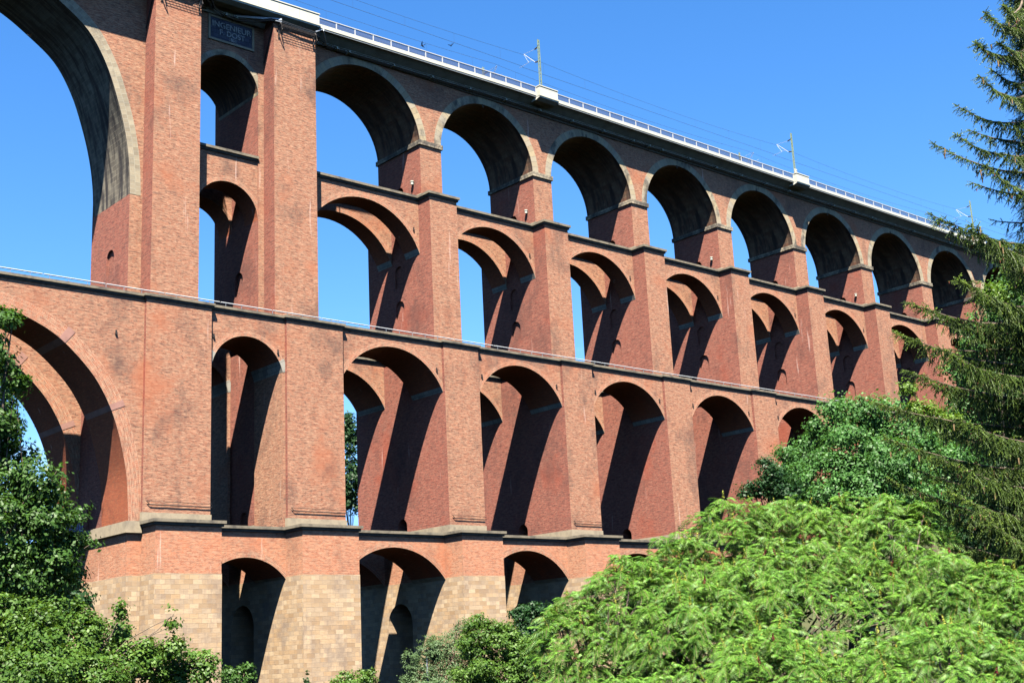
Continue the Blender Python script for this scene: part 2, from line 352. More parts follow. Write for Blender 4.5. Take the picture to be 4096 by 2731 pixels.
def pierbox(mb, x0, x1, y0, y1, z0, z1, front=0, side=1, ol=(), tunnel=True, top=True):
    """box with flank openings; ol = [(yc,half,zb,zs,kind)] kind 'n' niche / 't' passage"""
    mb.poly([(x0, y0, z0), (x1, y0, z0), (x1, y0, z1), (x0, y0, z1)], mi=front)
    mb.poly([(x1, y1, z0), (x0, y1, z0), (x0, y1, z1), (x1, y1, z1)], mi=front)
    flank(mb, x0, y0, y1, z0, z1, [(a, b, c, d, .22 if k == 'n' else (x1-x0)) for a, b, c, d, k in ol], side)
    flank(mb, x1, y0, y1, z0, z1, [(a, b, c, d, -.22 if k == 'n' else 0) for a, b, c, d, k in ol], side)
    if top: mb.poly([(x0, y0, z1), (x1, y0, z1), (x1, y1, z1), (x0, y1, z1)], mi=front)
GZ = -19.0
# tier planes
T1F, T1P, T1B, T1PB = .15, -2.7, 15.25, 18.0
T2F, T2P, T2B, T2PB = -.10, -.45, 15.2, 15.6
T3F, T3P, T3B, T3PB = 3.65, 1.60, 11.30, 13.3
T4F, T4B = 3.50, 11.50
ZL1, ZW, ZL3, ZIMP, ZDK = -2.25, 17.70, 34.90, 41.65, 49.6
STZ = -6.72     # sandstone / brick change
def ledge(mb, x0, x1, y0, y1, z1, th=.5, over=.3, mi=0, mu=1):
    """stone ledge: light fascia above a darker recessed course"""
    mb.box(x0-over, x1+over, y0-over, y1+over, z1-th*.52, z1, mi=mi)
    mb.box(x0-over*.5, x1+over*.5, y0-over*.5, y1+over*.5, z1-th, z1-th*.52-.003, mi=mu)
def ledge1(*a, parent=None):
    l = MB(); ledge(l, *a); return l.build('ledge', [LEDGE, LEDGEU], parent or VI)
def make_pier(xc):
    mb = MB(); h1, h2, h3, h4 = 2.65, 2.35, 1.88, 1.5
    pierbox(mb, xc-h1, xc+h1, T1P, T1PB, STZ, ZL1-.5, 2, 2, top=False)
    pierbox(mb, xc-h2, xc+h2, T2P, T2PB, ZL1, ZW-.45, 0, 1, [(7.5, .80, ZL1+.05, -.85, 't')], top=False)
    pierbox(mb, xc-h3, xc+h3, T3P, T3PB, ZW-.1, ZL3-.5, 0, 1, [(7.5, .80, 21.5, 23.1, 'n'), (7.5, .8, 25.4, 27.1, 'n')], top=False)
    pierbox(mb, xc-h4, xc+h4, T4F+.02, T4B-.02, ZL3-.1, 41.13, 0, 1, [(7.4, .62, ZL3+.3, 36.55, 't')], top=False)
    mb.box(xc-h4, xc+h4, T4F, T4B, ZIMP, ZDK, mi=0, skip='lrtd')
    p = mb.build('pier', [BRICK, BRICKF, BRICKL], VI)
    s = MB()
    pierbox(s, xc-h1-.03, xc+h1+.03, T1P-.03, T1PB+.03, GZ, STZ, 0, 0, [(7.9, 2.1, GZ+.2, -10.9, 't')])
    s.build('stone_base', SAND, p)
    ledge1(xc-h1, xc+h1, T1P, T1PB, ZL1, .5, .32, parent=p)
    ledge1(xc-h2, xc+h2, T2P, T2PB, ZW, .45, .24, parent=p); ledge1(xc-h3, xc+h3, T3P, T3PB, ZL3, .5, .3, parent=p)
    q = MB(); q.box(xc-h2-.08, xc+h2+.08, T2P-.08, T2PB+.08, ZL1+.004, ZL1+.78); q.build('plinth', LEDGEL, p)
    q = MB(); q.box(xc-h4-.3, xc+h4+.3, T4F-.3, T4B+.3, ZL3+.004, ZL3+.32)
    q.build('plinth', LEDGEL, p)
    im = MB(); im.box(xc-h4-.19, xc+h4+.19, T4F-.16, T4B+.16, 41.12, ZIMP); im.build('impost', [IMPST], p)
    return p
NP = 10
PX = [.42+17*i for i in range(NP)]
for x in PX: make_pier(x)
def make_tall_pier(x0, x1, px0, px1, xc, left):
    """A/B pair beside the great arch. x0..x1 body, px0..px1 upper pilaster"""
    mb = MB()
    pierbox(mb, xc-3.05, xc+3.05, T1P, T1PB, STZ, ZL1-.5, 2, 2, top=False)
    if left:   # extra flank block towards the great arch
        pierbox(mb, -36.15, -34.9, -.1, 15.2, STZ, ZL1-.95, 2, 2, top=False)
        pierbox(mb, -36.1, -34.9, -.1, 15.2, ZL1-.9, ZW-.45, 0, 1, [(7.5, .8, ZL1+.1, -.85, 'n')], top=False)
    pierbox(mb, xc-3.17, xc+3.17, T2P, T2PB, ZL1, ZW-.45, 0, 1, [(7.5, .80, ZL1+.05, -.85, 'n')], top=False)
    pierbox(mb, x0, x1, T4F, T4B+.1, ZW-.1, ZDK, 0, 1, [(7.3, .8, 21.4, 23.0, 'n')], top=False)
    pierbox(mb, px0, px1, 1.52, 13.5, ZW-.1, ZDK, 0, 1, top=False)
    p = mb.build('pier', [BRICK, BRICKF, BRICKL], VI)
    s = MB(); pierbox(s, xc-3.08, xc+3.08, T1P-.03, T1PB+.03, GZ, STZ, 0, 0, [(7.9, 2.1, GZ+.2, -10.9, 't')])
    if left: pierbox(s, -36.2, -34.95, -.13, 15.2, GZ, STZ, 0, 0, [(7.9, 2.6, GZ+.2, -10.6, 'n')])
    s.build('stone_base', SAND, p)
    ledge1(xc-3.05, xc+3.05, T1P, T1PB, ZL1, .5, .32, parent=p); ledge1(xc-3.17, xc+3.17, T2P, T2PB, ZW, .45, .24, parent=p)
    q = MB(); q.box(xc-3.25, xc+3.25, T2P-.08, T2PB+.08, ZL1+.004, ZL1+.78)
    if left: q.box(-36.45, -35.0, -.4, 14.9, ZL1-.95, ZL1-.02); q.box(-36.3, -35.0, -.25, 14.7, ZL1-.02, ZL1+.05)
    q.build('plinth', LEDGEL, p)
    return p
make_tall_pier(-35.0, -28.25, -33.75, -29.0, -31.85, True)
make_tall_pier(-21.55, -16.0, -20.9, -15.95, -17.65, False)

bays = [(-14.48, PX[0]-2.35, -15.95, PX[0]-1.88, -15.9, PX[0]-1.5, -14.6, PX[0]-2.65)]
for i in range(NP-1): bays.append((PX[i]+2.35, PX[i+1]-2.35, PX[i]+1.88, PX[i+1]-1.88, PX[i]+1.5, PX[i+1]-1.5, PX[i]+2.65, PX[i+1]-2.65))
for (a2, b2, a3, b3, a4, b4, a1, b1) in bays:
    p1 = arc_pts(a1, b1, -6.93, 3.12); p2 = arc_pts(a2, b2, 12.25, 4.0); p3 = arc_pts(a3, b3, 28.28, 5.0); p4 = arc_pts(a4, b4, ZIMP, 6.75, 36)
    for (y0, y1) in ((T1F, 5.5), (10.5, T1B)): vault(p1, ZL1-.5, y0, y1, .55, BRICKL, VAULTB, RINGB, .75, SAND)
    for (y0, y1) in ((T2F, 5.05), (10.15, T2B)): vault(p2, ZW-.45, y0, y1, .50, BRICK, VAULTB, RINGB, 1.0, GRAN)
    for (y0, y1) in ((T3F, 6.15), (8.75, T3B)): vault(p3, ZL3-.5, y0, y1, .58, BRICK, VAULTB, RINGB, 1.05, GRAN)
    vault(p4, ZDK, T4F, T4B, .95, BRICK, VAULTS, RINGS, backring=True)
    for (y0, y1) in ((T1F, 5.5), (10.5, T1B)): ledge1(a1+.33, b1-.33, y0, y1, ZL1-.012, .5, .32)
    for (y0, y1) in ((T2F, 5.05), (10.15, T2B)): ledge1(a2+.25, b2-.25, y0, y1, ZW-.012, .45, .24)
    for (y0, y1) in ((T3F, 6.15), (8.75, T3B)): ledge1(a3+.31, b3-.31, y0, y1, ZL3-.012, .5, .3)
# narrow bay between the two tall piers
q1 = arc_pts(-28.8, -20.7, -6.93, 1.9); q2 = arc_pts(-28.68, -20.82, 12.2, 3.0); q3 = arc_pts(-28.25, -21.55, 28.3, 3.32); q4 = arc_pts(-28.25, -21.55, 41.6, 3.33)
q2 = arc_pts(-28.45, -21.1, 12.2, 3.0)
for (y0, y1) in ((T1F, 5.5), (10.5, T1B)): vault(q1, ZL1-.5, y0, y1, .55, BRICKL, VAULTB, RINGB, .6, SAND)
for (y0, y1) in ((T2F, 5.05), (10.15, T2B)): vault(q2, ZW-.45, y0, y1, .5, BRICK, VAULTB, RINGB, 1.2, GRAN, frontblock=True)
for (y0, y1) in ((T4F+.1, 6.15), (8.75, T3B)): vault(q3, ZL3-.5, y0, y1, .55, BRICK, VAULTB, RINGB)
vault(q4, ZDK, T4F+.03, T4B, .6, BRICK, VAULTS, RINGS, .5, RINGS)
for (y0, y1) in ((T1F, 5.5), (10.5, T1B)): ledge1(-28.45, -21.05, y0, y1, ZL1-.012, .5, .32)
for (y0, y1) in ((T2F, 5.05), (10.15, T2B)): ledge1(-28.4, -21.1, y0, y1, ZW-.012, .45, .24)
for (y0, y1) in ((T4F+.1, 6.15), (8.75, T3B)): ledge1(-27.94, -21.86, y0, y1, ZL3-.012, .5, .3)
for x0, x1 in ((-28.69, -28.45), (-21.1, -20.81)):   # pier cheeks beside the narrow second-tier arch
    for y0, y1 in ((T2F, 5.05), (10.15, T2B)):
        mb = MB(); mb.box(x0, x1, y0, y1, ZL1, ZW-.47); mb.build('pier_cheek', BRICK, VI)
# great arch, upper and lower
def mirror(pts, xm): return pts+[(2*xm-x, z) for x, z in pts[::-1]][0 if pts[-1][0] != xm else 1:]
def smooth(P, n=5):
    out = []
    for i in range(len(P)-1):
        p0 = P[max(i-1, 0)]; p1 = P[i]; p2 = P[i+1]; p3 = P[min(i+2, len(P)-1)]
        for k in range(n):
            t = k/n
            out.append(tuple(.5*((2*p1[j])+(-p0[j]+p2[j])*t+(2*p0[j]-5*p1[j]+4*p2[j]-p3[j])*t*t+(-p0[j]+3*p1[j]-3*p2[j]+p3[j])*t**3) for j in (0, 1)))
    return out+[P[-1]]
XM = -50.4
up = smooth([(XM, 48.3), (-47.2, 47.85), (-44.6, 46.85), (-42.3, 45.5), (-39.45, 43.35), (-37.6, 40.45), (-36.35, 37.05), (-35.55, 34.0), (-35.12, 31.1), (-35.0, 28.2)])
lo = smooth([(XM, 15.05), (-47.5, 14.75), (-45.04, 14.09), (-42.55, 12.80), (-40.0, 10.5), (-38.5, 8.4), (-37.45, 6.1), (-36.75, 3.64), (-36.3, 1.24), (-36.1, -2.2)])
upf = [(2*XM-x, z) for x, z in up[::-1]][:-1]+up; lof = [(2*XM-x, z) for x, z in lo[::-1]][:-1]+lo
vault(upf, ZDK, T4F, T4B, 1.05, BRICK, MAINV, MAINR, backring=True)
for (y0, y1) in ((-.1, 5.05), (10.15, 15.2)): vault(lof, ZW-.45, y0, y1, 1.25, BRICK, VAULTB, RINGB)
RSTONE = plain('red_stone', (.20, .105, .085), .9, .2, 1.)   # red stone blocks let into the lower great ring
for (y0, idx) in ((-.1, (44+22, 44+7)), (10.15, (44+24, 44+8))):
    Nn = normals2(lof)
    for j, wd in zip((int(len(lof)*.5)+15, int(len(lof)*.5)+27), (1, 1)):
        st = MB()
        def Q(i, r, y): return (lof[i][0]+Nn[i][0]*r, y, lof[i][1]+Nn[i][1]*r)
        st.poly([Q(j, -.01, y0-.05), Q(j+1, -.01, y0-.05), Q(j+1, 1.3, y0-.05), Q(j, 1.3, y0-.05)])
        st.poly([Q(j, -.012, y0-.05), Q(j, -.012, y0+5), Q(j+1, -.012, y0+5), Q(j+1, -.012, y0-.05)])
        for jj in (j, j+1): st.poly([Q(jj, -.01, y0-.05), Q(jj, 1.3, y0-.05), Q(jj, 1.3, y0), Q(jj, -.01, y0)])
        st.build('ring_stone', RSTONE, VI)
for (y0, y1) in ((-.1, 5.05), (10.15, 15.2)): ledge1(-64.4, -35.3, y0, y1, ZW-.012, .45, .24)
# far (left) tall pier of the great arch, outside the frame, carries it
mb = MB(); x0 = 2*XM+36.1-4
mb.box(-72, -65.8, 1.5, 13.5, ZW-.1, ZDK); mb.box(-71.9, -64.7, -.3, 15.4, GZ, ZW-.45); mb.build('pier', BRICK, VI)
l = MB(); ledge(l, -72.2, -64.9, -.45, 15.6, ZW, .45, .24); l.build('ledge', [LEDGE, LEDGEU], VI)
# low walk slab with blue railing between the vaults of the great arch
l = MB(); l.box(-64.7, -36.2, 8.9, 12.5, -2.6, -2.15); l.build('walkway_slab', LEDGE, VI)
r = MB()
for z in (-2.1, -1.0): r.box(-64.6, -36.2, 8.93, 8.99, z-.03, z+.03)
for i in range(190): r.box(-64.5+i*.15, -64.46+i*.15, 8.94, 8.98, -2.15, -1.03)
r.build('blue_railing', BLUEP, VI)

# deck -------------------------------------------------------------
def dz(x): return -.017*max(0., 12.-max(x, -60))
DX0, DX1 = -75., PX[-1]+6
xs = list(np.arange(DX0, DX1, 3.0))+[DX1]
def extrude(mb, prof, xa, xb, mi=0, step=3.0, close=True):
    X = [xa]; 
    while X[-1]+step < xb: X.append(X[-1]+step)
    X.append(xb); P = prof+([prof[0]] if close else [])
    L = arclen(P)
    for u, v in zip(X, X[1:]):
        for k in range(len(P)-1):
            (y0, z0), (y1, z1) = P[k], P[k+1]
            mb.poly([(u, y0, z0+dz(u)), (v, y0, z0+dz(v)), (v, y1, z1+dz(v)), (u, y1, z1+dz(u))], [(u, L[k]), (v, L[k]), (v, L[k+1]), (u, L[k+1])], mi)
    for xx in (xa, xb): mb.poly([(xx, y, z+dz(xx)) for y, z in prof], mi=mi)
m = MB()
yb = 15.0-1.48
extrude(m, [(1.60, 50.52), (3.1, 50.02), (3.3, 49.62), (11.7, 49.62), (11.9, 50.02), (yb-.12, 50.52), (yb-.12, 50.9), (1.60, 50.9)], DX0, DX1)
deck = m.build('deck', UNDERC, VI)
m = MB(); extrude(m, [(1.48, 50.60), (1.60, 50.60), (1.60, 51.02), (1.48, 51.02)], -15.9, DX1); m.build('fascia', WHITEC, deck); m = MB(); extrude(m, [(yb, 50.60), (yb-.12, 50.60), (yb-.12, 51.02), (yb, 51.02)], DX0, DX1)
m.build('fascia', WHITEC, deck)
m = MB(); extrude(m, [(1.53, 50.42), (1.62, 50.42), (1.62, 50.597), (1.53, 50.597)], -15.9, DX1); m.build('drip_strip', LEAD, deck)
# wall-head course under the deck
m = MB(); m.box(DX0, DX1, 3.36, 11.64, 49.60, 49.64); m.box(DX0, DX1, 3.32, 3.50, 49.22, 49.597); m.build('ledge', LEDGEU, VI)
# wide white parapet over the tall piers + two refuge pedestals
def parapet(xa, xb):
    m = MB(); extrude(m, [(.96, 50.62), (1.60, 50.62), (1.60, 51.72), (.96, 51.72)], xa, xb, step=2.3)
    extrude(m, [(.90, 51.723), (1.66, 51.723), (1.66, 51.84), (.90, 51.84)], xa-.05, xb+.05, step=2.3)
    extrude(m, [(.88, 50.45), (1.60, 50.45), (1.60, 50.617), (.88, 50.617)], xa-.12, xb+.12, step=2.3)
    o = m.build('parapet', WHITEC, VI)
    u = MB(); extrude(u, [(.95, 50.30), (1.62, 50.10), (2.4, 50.06), (2.4, 50.447), (.95, 50.447)], xa-.1, xb+.1); u.build('drip_strip', LEAD if False else UNDERC, o)
    if xb-xa > 5:
        sm = MB(); x = xb-.003
        while x > xa: x -= 2.42; sm.box(x-.012, x+.012, .955, .959, 50.62+dz(x), 51.72+dz(x))
        sm.build('joint', LEAD, o)
    return o
parapet(DX0, -15.75); parapet(15.42, 18.40); parapet(66.05, 69.0); parapet(116.2, 119.2)
for (xa, xb) in ((-15.65, 15.3), (18.5, 65.95), (69.1, 116.1), (119.3, DX1)):
    n = max(1, round((xb-xa)/2.42)); st_ = (xb-xa)/n; rail = MB()
    extrude(rail, [(1.47, 51.70), (1.57, 51.70), (1.57, 51.79), (1.47, 51.79)], xa, xb)
    for i in range(n+1):
        x = xa+i*st_; zz = dz(x)
        rail.box(x-.065, x+.065, 1.49, 1.56, 51.02+zz, 51.70+zz)
    ro = rail.build('railing', STEELW, VI)
    for i in range(n):
        xl = xa+i*st_+.07; xr = xl+st_-.14; pan = MB()
        pan.poly([(xl, 1.53, 51.03+dz(xl)), (xr, 1.53, 51.03+dz(xr)), (xr, 1.53, 51.70+dz(xr)), (xl, 1.53, 51.70+dz(xl))])
        pan.build('railing_panel', PANEL, ro)
# pipe rail on the middle walkway
def copies(o, spots):
    """copies of one part (mesh shared) at other offsets"""
    for dx, dy, dzz in spots:
        c = o.copy(); COL.objects.link(c); c.parent = o.parent; c.location = (o.location[0]+dx, o.location[1]+dy, o.location[2]+dzz)
hr = empty('handrail', (0, 0, 0)); hr.parent = VI
m = MB(); m.tube([(-60.5, .05, ZW+.42), (-55.12, .05, ZW+.42)], .055, 6); copies(m.build('pipe', STEELW, hr), [(5.5*k, 0, 0) for k in range(1, 38)])
m = MB(); m.box(-60.02, -59.98, .03, .07, ZW-.01, ZW+.38); m.box(-60.05, -59.95, -.05, .1, ZW, ZW+.05)
copies(m.build('rail_post', GALV, hr), [(1.65*k, 0, 0) for k in range(1, 100)])
m = MB(); m.box(-66, 160, .5, .58, ZW, ZW+.12); m.build('rust_strip', RUST, VI)
# iron wall anchors
m = MB(); m.box(-.06, .06, -.1, 0, -.18, .1); m.box(-.09, .09, -.14, 0, -.3, -.18)
w0 = m.build('wall_anchor', IRON, VI); w0.location = (PX[0]+3.0, T2F, 14.6)
sp = [(PX[i]+3.0, T2F, 14.6) for i in range(1, 5)]+[(PX[i]-3.1, T2F, 14.6) for i in range(6)]+[(-21.6, T2F, 14.2), (-28.3, T2F, 14.9), (-37.6, T2F, 14.0)]
sp += [(PX[i]-2.64, T3F, 31.1) for i in range(7)]+[(PX[i]+8, T4F, 48.3+.3*(i % 2)) for i in range(NP-2)]
copies(w0, [(a-w0.location[0], b-w0.location[1], c-w0.location[2]) for a, b, c in sp])
# lightning conductor on lower ledge
for xc, h in [(-31.85, 3.17), (-17.65, 3.17)]+[(PX[i], 2.35) for i in range(4)]:
    m = MB(); m.tube([(xc-h+.3, T2P-.12, -.52), (xc-h+.6, T2P-.12, -.8), (xc+h+.1, T2P-.12, -.82)], .035, 5)
    m.tube([(xc-h+.3, T2P-.12, -.52), (xc+h+.1, T2P-.12, -.55)], .02, 4)
    m.build('service_pipe', IRON, VI)

# inscription panel
m = MB(); x0, x1, z0, z1 = -27.2, -22.05, 46.2, 48.9; yf = T4F+.03
fr = .22
m.box(x0, x1, yf-.14, yf-.004, z0, z0+fr); m.box(x0, x1, yf-.14, yf-.004, z1-fr, z1)
m.box(x0, x0+fr, yf-.14, yf-.004, z0+fr+.002, z1-fr-.002); m.box(x1-fr, x1, yf-.14, yf-.004, z0+fr+.002, z1-fr-.002)
plq = m.build('inscription_panel', LEDGEL, VI)
m = MB(); m.box(x0+fr+.002, x1-fr-.002, yf-.07, yf-.006, z0+fr+.002, z1-fr-.002); m.build('slate_field', SLATE, plq)
def text(body, x, z, size, ext=.05):
    cu = bpy.data.curves.new('lettering', 'FONT'); cu.body = body; cu.size = size; cu.extrude = ext; cu.align_x = 'CENTER'; cu.offset = .012
    o = bpy.data.objects.new('tmp', cu); COL.objects.link(o)
    dg = bpy.context.evaluated_depsgraph_get(); me = bpy.data.meshes.new_from_object(o.evaluated_get(dg)); bpy.data.objects.remove(o)
    me.materials.clear(); me.materials.append(LETTER)
    q = bpy.data.objects.new('lettering', me); COL.objects.link(q); q.parent = plq
    q.location = (x, yf-.09, z); q.rotation_euler = (math.pi/2, 0, 0); return q
text('INGENIEUR', -24.62, 47.72, .86); text('F. DOST', -24.55, 46.98, .80); text('1851', -24.5, 46.55, .45)

# cable run below the deck: pipes, brackets, trays
cr = MB()
def yz(x): return (2.95, 49.72+dz(x))
segs = []
def cable(path, r=.06): cr.tube(path, r, 6)
P = []
for x in list(np.arange(-13.5, DX1-2, 3.0)): P.append((x, 3.05, 49.66+dz(x)))
cable(P, .085); cable([(x, y-.1, z+.16) for x, y, z in P], .05); cable([(x, y+.1, z-.13) for x, y, z in P], .04)
# round the tall pier
for dy, dzz, r in ((0, 0, .075), (-.05, .14, .05)):
    pth = [(-28.6, 1.3, 49.5), (-27.9, 1.5, 49.3), (-27.0, 2.6, 49.15), (-25.8, 3.0, 48.95), (-24.2, 3.0, 48.85), (-22.6, 2.4, 48.95), (-21.3, 1.4, 49.1), (-20.3, 1.2, 49.12), (-18.0, 1.15, 49.0), (-16.2, 1.15, 49.0), (-15.4, 1.5, 49.05), (-14.8, 2.6, 49.25), (-13.5, 3.05, 49.66+dz(-13.5))]
    cable([(x, y+dy, z+dzz) for x, y, z in pth], r)
    cable([(x-14.2, y+dy, z+dzz-.1) for x, y, z in pth[7:]], r)
co = cr.build('cable_run', STEELD, VI)
tr = MB(); tr.bar((-15.2, 1.1, 49.75), (-13.6, 3.0, 49.25), .12, .22); tr.bar((-15.25, 1.1, 49.8), (-16.1, 1.2, 49.3), .14, .12); tr.build('cable_tray', GALV, co)
tr = MB(); tr.bar((-24.6, 3.0, 49.2), (-20.2, 1.1, 49.35), .16, .22); tr.bar((-20.9, 1.15, 49.05), (-20.2, 1.1, 49.1), .1, .1); tr.build('cable_tray', GALV, co)
tr = MB(); tr.bar((-28.9, 1.1, 49.6), (-26.9, 3.0, 49.2), .12, .22)
tr.build('cable_tray', GALV, co)
x = -12.4
bx = [-12.4, -10.8, -4.9, .5]
while bx[-1] < 130: bx.append(bx[-1]+5.5)
for x in bx+[-25.6, -24.4]+[36.5, 87.5]:
    z = 49.50+dz(x); br = MB(); br.box(x-.14, x+.14, 2.62, 3.40, z-.02, z+.03); br.box(x-.14, x+.14, 2.62, 3.40, z+.17, z+.22); br.box(x-.05, x+.05, 2.64, 3.40, z+.03, z+.17)
    br.build('bracket', WHITEC, co)
# iron inspection cages on the tall pilaster heads (curved legs and bars)
for px0, px1 in ((-33.75, -29.0), (-20.9, -15.95)):
    m = MB()
    for x in (px0+.55, px1-.25):
        m.tube([(x, 1.50, 47.9), (x+.05, 1.1, 47.75), (x, .75, 48.1), (x-.1, .8, 48.7), (x, 1.2, 49.1)], .07, 5)
        m.box(x-.06, x+.06, 1.42, 1.50, 47.4, 48.9)
    for k in range(5): m.box(px0+.5, px1-.2, .80+.12*k, .83+.12*k, 48.72, 48.75)
    for k in range(12): xx = px0+.6+k*(px1-px0-.9)/11; m.box(xx-.015, xx+.015, .78, 1.5, 48.68, 48.715)
    m.build('inspection_cage', IRON, VI)
# slanted dark bar standing in for the deck's shadow on the pilaster flank
for x in (-33.82, -20.97): m = MB(); m.bar((x, 1.55, 48.9), (x, 3.35, 45.2), .06, .16); m.build('shadow_strip', IRON, VI)

# sensor / flood lamps on the upper piers
lamp0 = None
def lamp(x, lab):
    e = empty('floodlight', (x, 4.82, 36.95)); tag(e, lab, 'lamp', 'white lamps fixed to the sides of the top piers')
    m = MB()
    n = 10
    def cyl(r, z0, z1, xx=-.22):
        R0 = [(xx+r*math.cos(6.2832*k/n), r*math.sin(6.2832*k/n)) for k in range(n)]
        for k in range(n): a, b = R0[k], R0[(k+1) % n]; m.poly([(a[0], a[1], z0), (b[0], b[1], z0), (b[0], b[1], z1), (a[0], a[1], z1)])
        m.poly([(a, b, z1) for a, b in R0]); m.poly([(a, b, z0) for a, b in R0[::-1]])
    cyl(.21, .10, .20); cyl(.16, -.22, .10)
    m.build('lamp_body', WHITEC, e)
    b = MB(); b.box(-.05, .02, -.05, .05, -.1, .05); b.build('lamp_bracket', IRON, e)
ordn = ['white cylindrical lamp on the first top pier right of the tall piers', 'white cylindrical lamp on the second top pier right of the tall piers', None, 'white cylindrical lamp on the fourth top pier right of the tall piers', None, 'white cylindrical lamp on the sixth top pier right of the tall piers']
for i, s in enumerate(ordn):
    if s: lamp(PX[i]-1.5, s)

# catenary masts --------------------------------------------------
def mast(x, y, z0, z1, ydir, label, plate=False):
    e = tag(empty('catenary_mast', (x, y, z0)), label, 'mast', 'overhead line masts on the viaduct')
    m = MB(); h = z1-z0; w0, w1 = .17, .11
    for sx in (-1, 1): m.bar((sx*w0, 0, 0), (sx*w1, 0, h), .12, .07)
    k = int(h/.42)
    for i in range(k):
        za = i*h/k; zb = (i+1)*h/k; a = 1 if i % 2 else -1
        m.bar((a*w0, 0, za+.05), (-a*w0, 0, zb-.02), .05, .05)
    m.build('lattice_post', GREENP, e)
    a = MB(); y1 = ydir
    up_, lo_, tip, low = h-.9, h-2.85, h-.85, h-2.35
    a.tube([(0, y1*.7, up_+.05-.15), (0, y1*2.7, tip)], .02, 5); a.tube([(0, y1*.7, lo_+.1), (0, y1*2.7, tip)], .035, 6)
    a.tube([(0, y1*1.2, lo_+.62), (0, y1*3.6, low)], .022, 5)
    a.tube([(0, y1*1.9, lo_+.6), (0, y1*2.7, tip-.1)], .012, 4)
    a.build('cantilever_arm', STEELW, e)
    for q0, q1 in ((up_, up_-.12), (lo_, lo_+.12)): ins = MB(); ins.tube([(0, y1*.1, q0), (0, y1*.7, q1)], .09, 7); ins.build('insulator', IRON, e)
    if plate:
        p = MB(); p.box(-.32, .32, -.16, -.13, .12, 1.25); pl = p.build('number_plate', WHITEC, e)
        cu = bpy.data.curves.new('lettering', 'FONT'); cu.body = '7 A\n 8'; cu.size = .42; cu.extrude = .004
        o = bpy.data.objects.new('tmp', cu); COL.objects.link(o); dg = bpy.context.evaluated_depsgraph_get(); me = bpy.data.meshes.new_from_object(o.evaluated_get(dg)); bpy.data.objects.remove(o)
        me.materials.clear(); me.materials.append(LEAD); q = bpy.data.objects.new('lettering', me); COL.objects.link(q); q.parent = pl; q.location = (-.26, -.168, .85); q.rotation_euler = (math.pi/2, 0, 0)
mast(16.5, 1.85, 51.6, 58.45, 1, 'pale green lattice mast nearest to the tall piers, on the first white pedestal')
mast(67.0, 1.85, 51.6, 58.5, 1, 'pale green lattice mast with a white plate on the second white pedestal', True)
mast(117.4, 1.85, 51.6, 58.3, 1, 'distant lattice mast on the deck seen beside the spruce branches')
mast(17.0, 12.9, 51.0, 59.3, -1, 'far-side lattice mast showing just above the railing left of the first white pedestal')
mast(68.8, 12.9, 51.0, 59.6, -1, 'far-side lattice mast showing just above the railing left of the second white pedestal')
def wires(y, zc, zm, label):
    e = tag(empty('overhead_wire', (0, y, 0)), label, 'wire')
    sup = [-84., -34., 16.5, 67., 117.4, 168.]
    c = MB(); ms = MB(); dr = MB()
    for a, b in zip(sup, sup[1:]):
        n = 14; pts = [(a+(b-a)*i/n, 0, zm-1.15*4*(i/n)*(1-i/n)*.55) for i in range(n+1)]
        ms.tube(pts, .018, 4); c.tube([(a, .1, zc), (b, -.1, zc)], .022, 4)
        for i in range(1, n, 2): dr.tube([(pts[i][0], 0, pts[i][2]), (pts[i][0], 0, zc)], .008, 3)
    c.build('contact_wire', WIREM, e); ms.build('messenger_wire', WIREM, e); dr.build('dropper', WIREM, e)
wires(4.9, 56.05, 57.75, 'overhead line of the near track, slung from the front masts')
wires(10.2, 56.35, 58.6, 'overhead line of the far track, behind the front one')

# birds -------------------------------------------------------------
def at(px, py, dist):
    """point seen at overview pixel (2352 wide) at a distance from the camera"""
    u = px*4096/2352; v = py*4096/2352
    d = FW+RT*(u-2048)/FPX-UP*(v-1365.5)/FPX; d /= np.linalg.norm(d); return CAM+d*dist
def scl(dist): return dist/(FPX*2352/4096)       # metres per overview pixel
def bird(px, py, dist, rot, lab, bank=.5):
    m = MB(); m.tube([(-.16, 0, 0), (-.05, 0, .0), (.08, 0, .01), (.15, 0, 0)], .03, 6, r1=.02)
    m.poly([(.08, 0, .02), (-.02, 0, .02), (-.12, .34, .10), (.02, .18, .07)]); m.poly([(.08, 0, .02), (.02, -.18, .07), (-.12, -.34, .10), (-.02, 0, .02)])
    m.poly([(-.14, .01, 0), (-.30, .07, 0), (-.2, 0, 0), (-.30, -.07, 0), (-.14, -.01, 0)])
    o = m.build('bird', BIRDM); o.location = at(px, py, dist); o.rotation_euler = (bank, .2, rot); o.scale = (1.2,)*3
    tag(o, lab, 'bird', 'swifts flying round the viaduct')
bird(970, 105, 120, 2.3, 'small black bird flying above the railing, left one of the pair'); bird(1037, 105, 120, 1.2, 'small black bird flying above the railing, right one of the pair', -.4)
bird(67, 83, 110, .4, 'small black bird gliding under the crown of the great arch', .3)

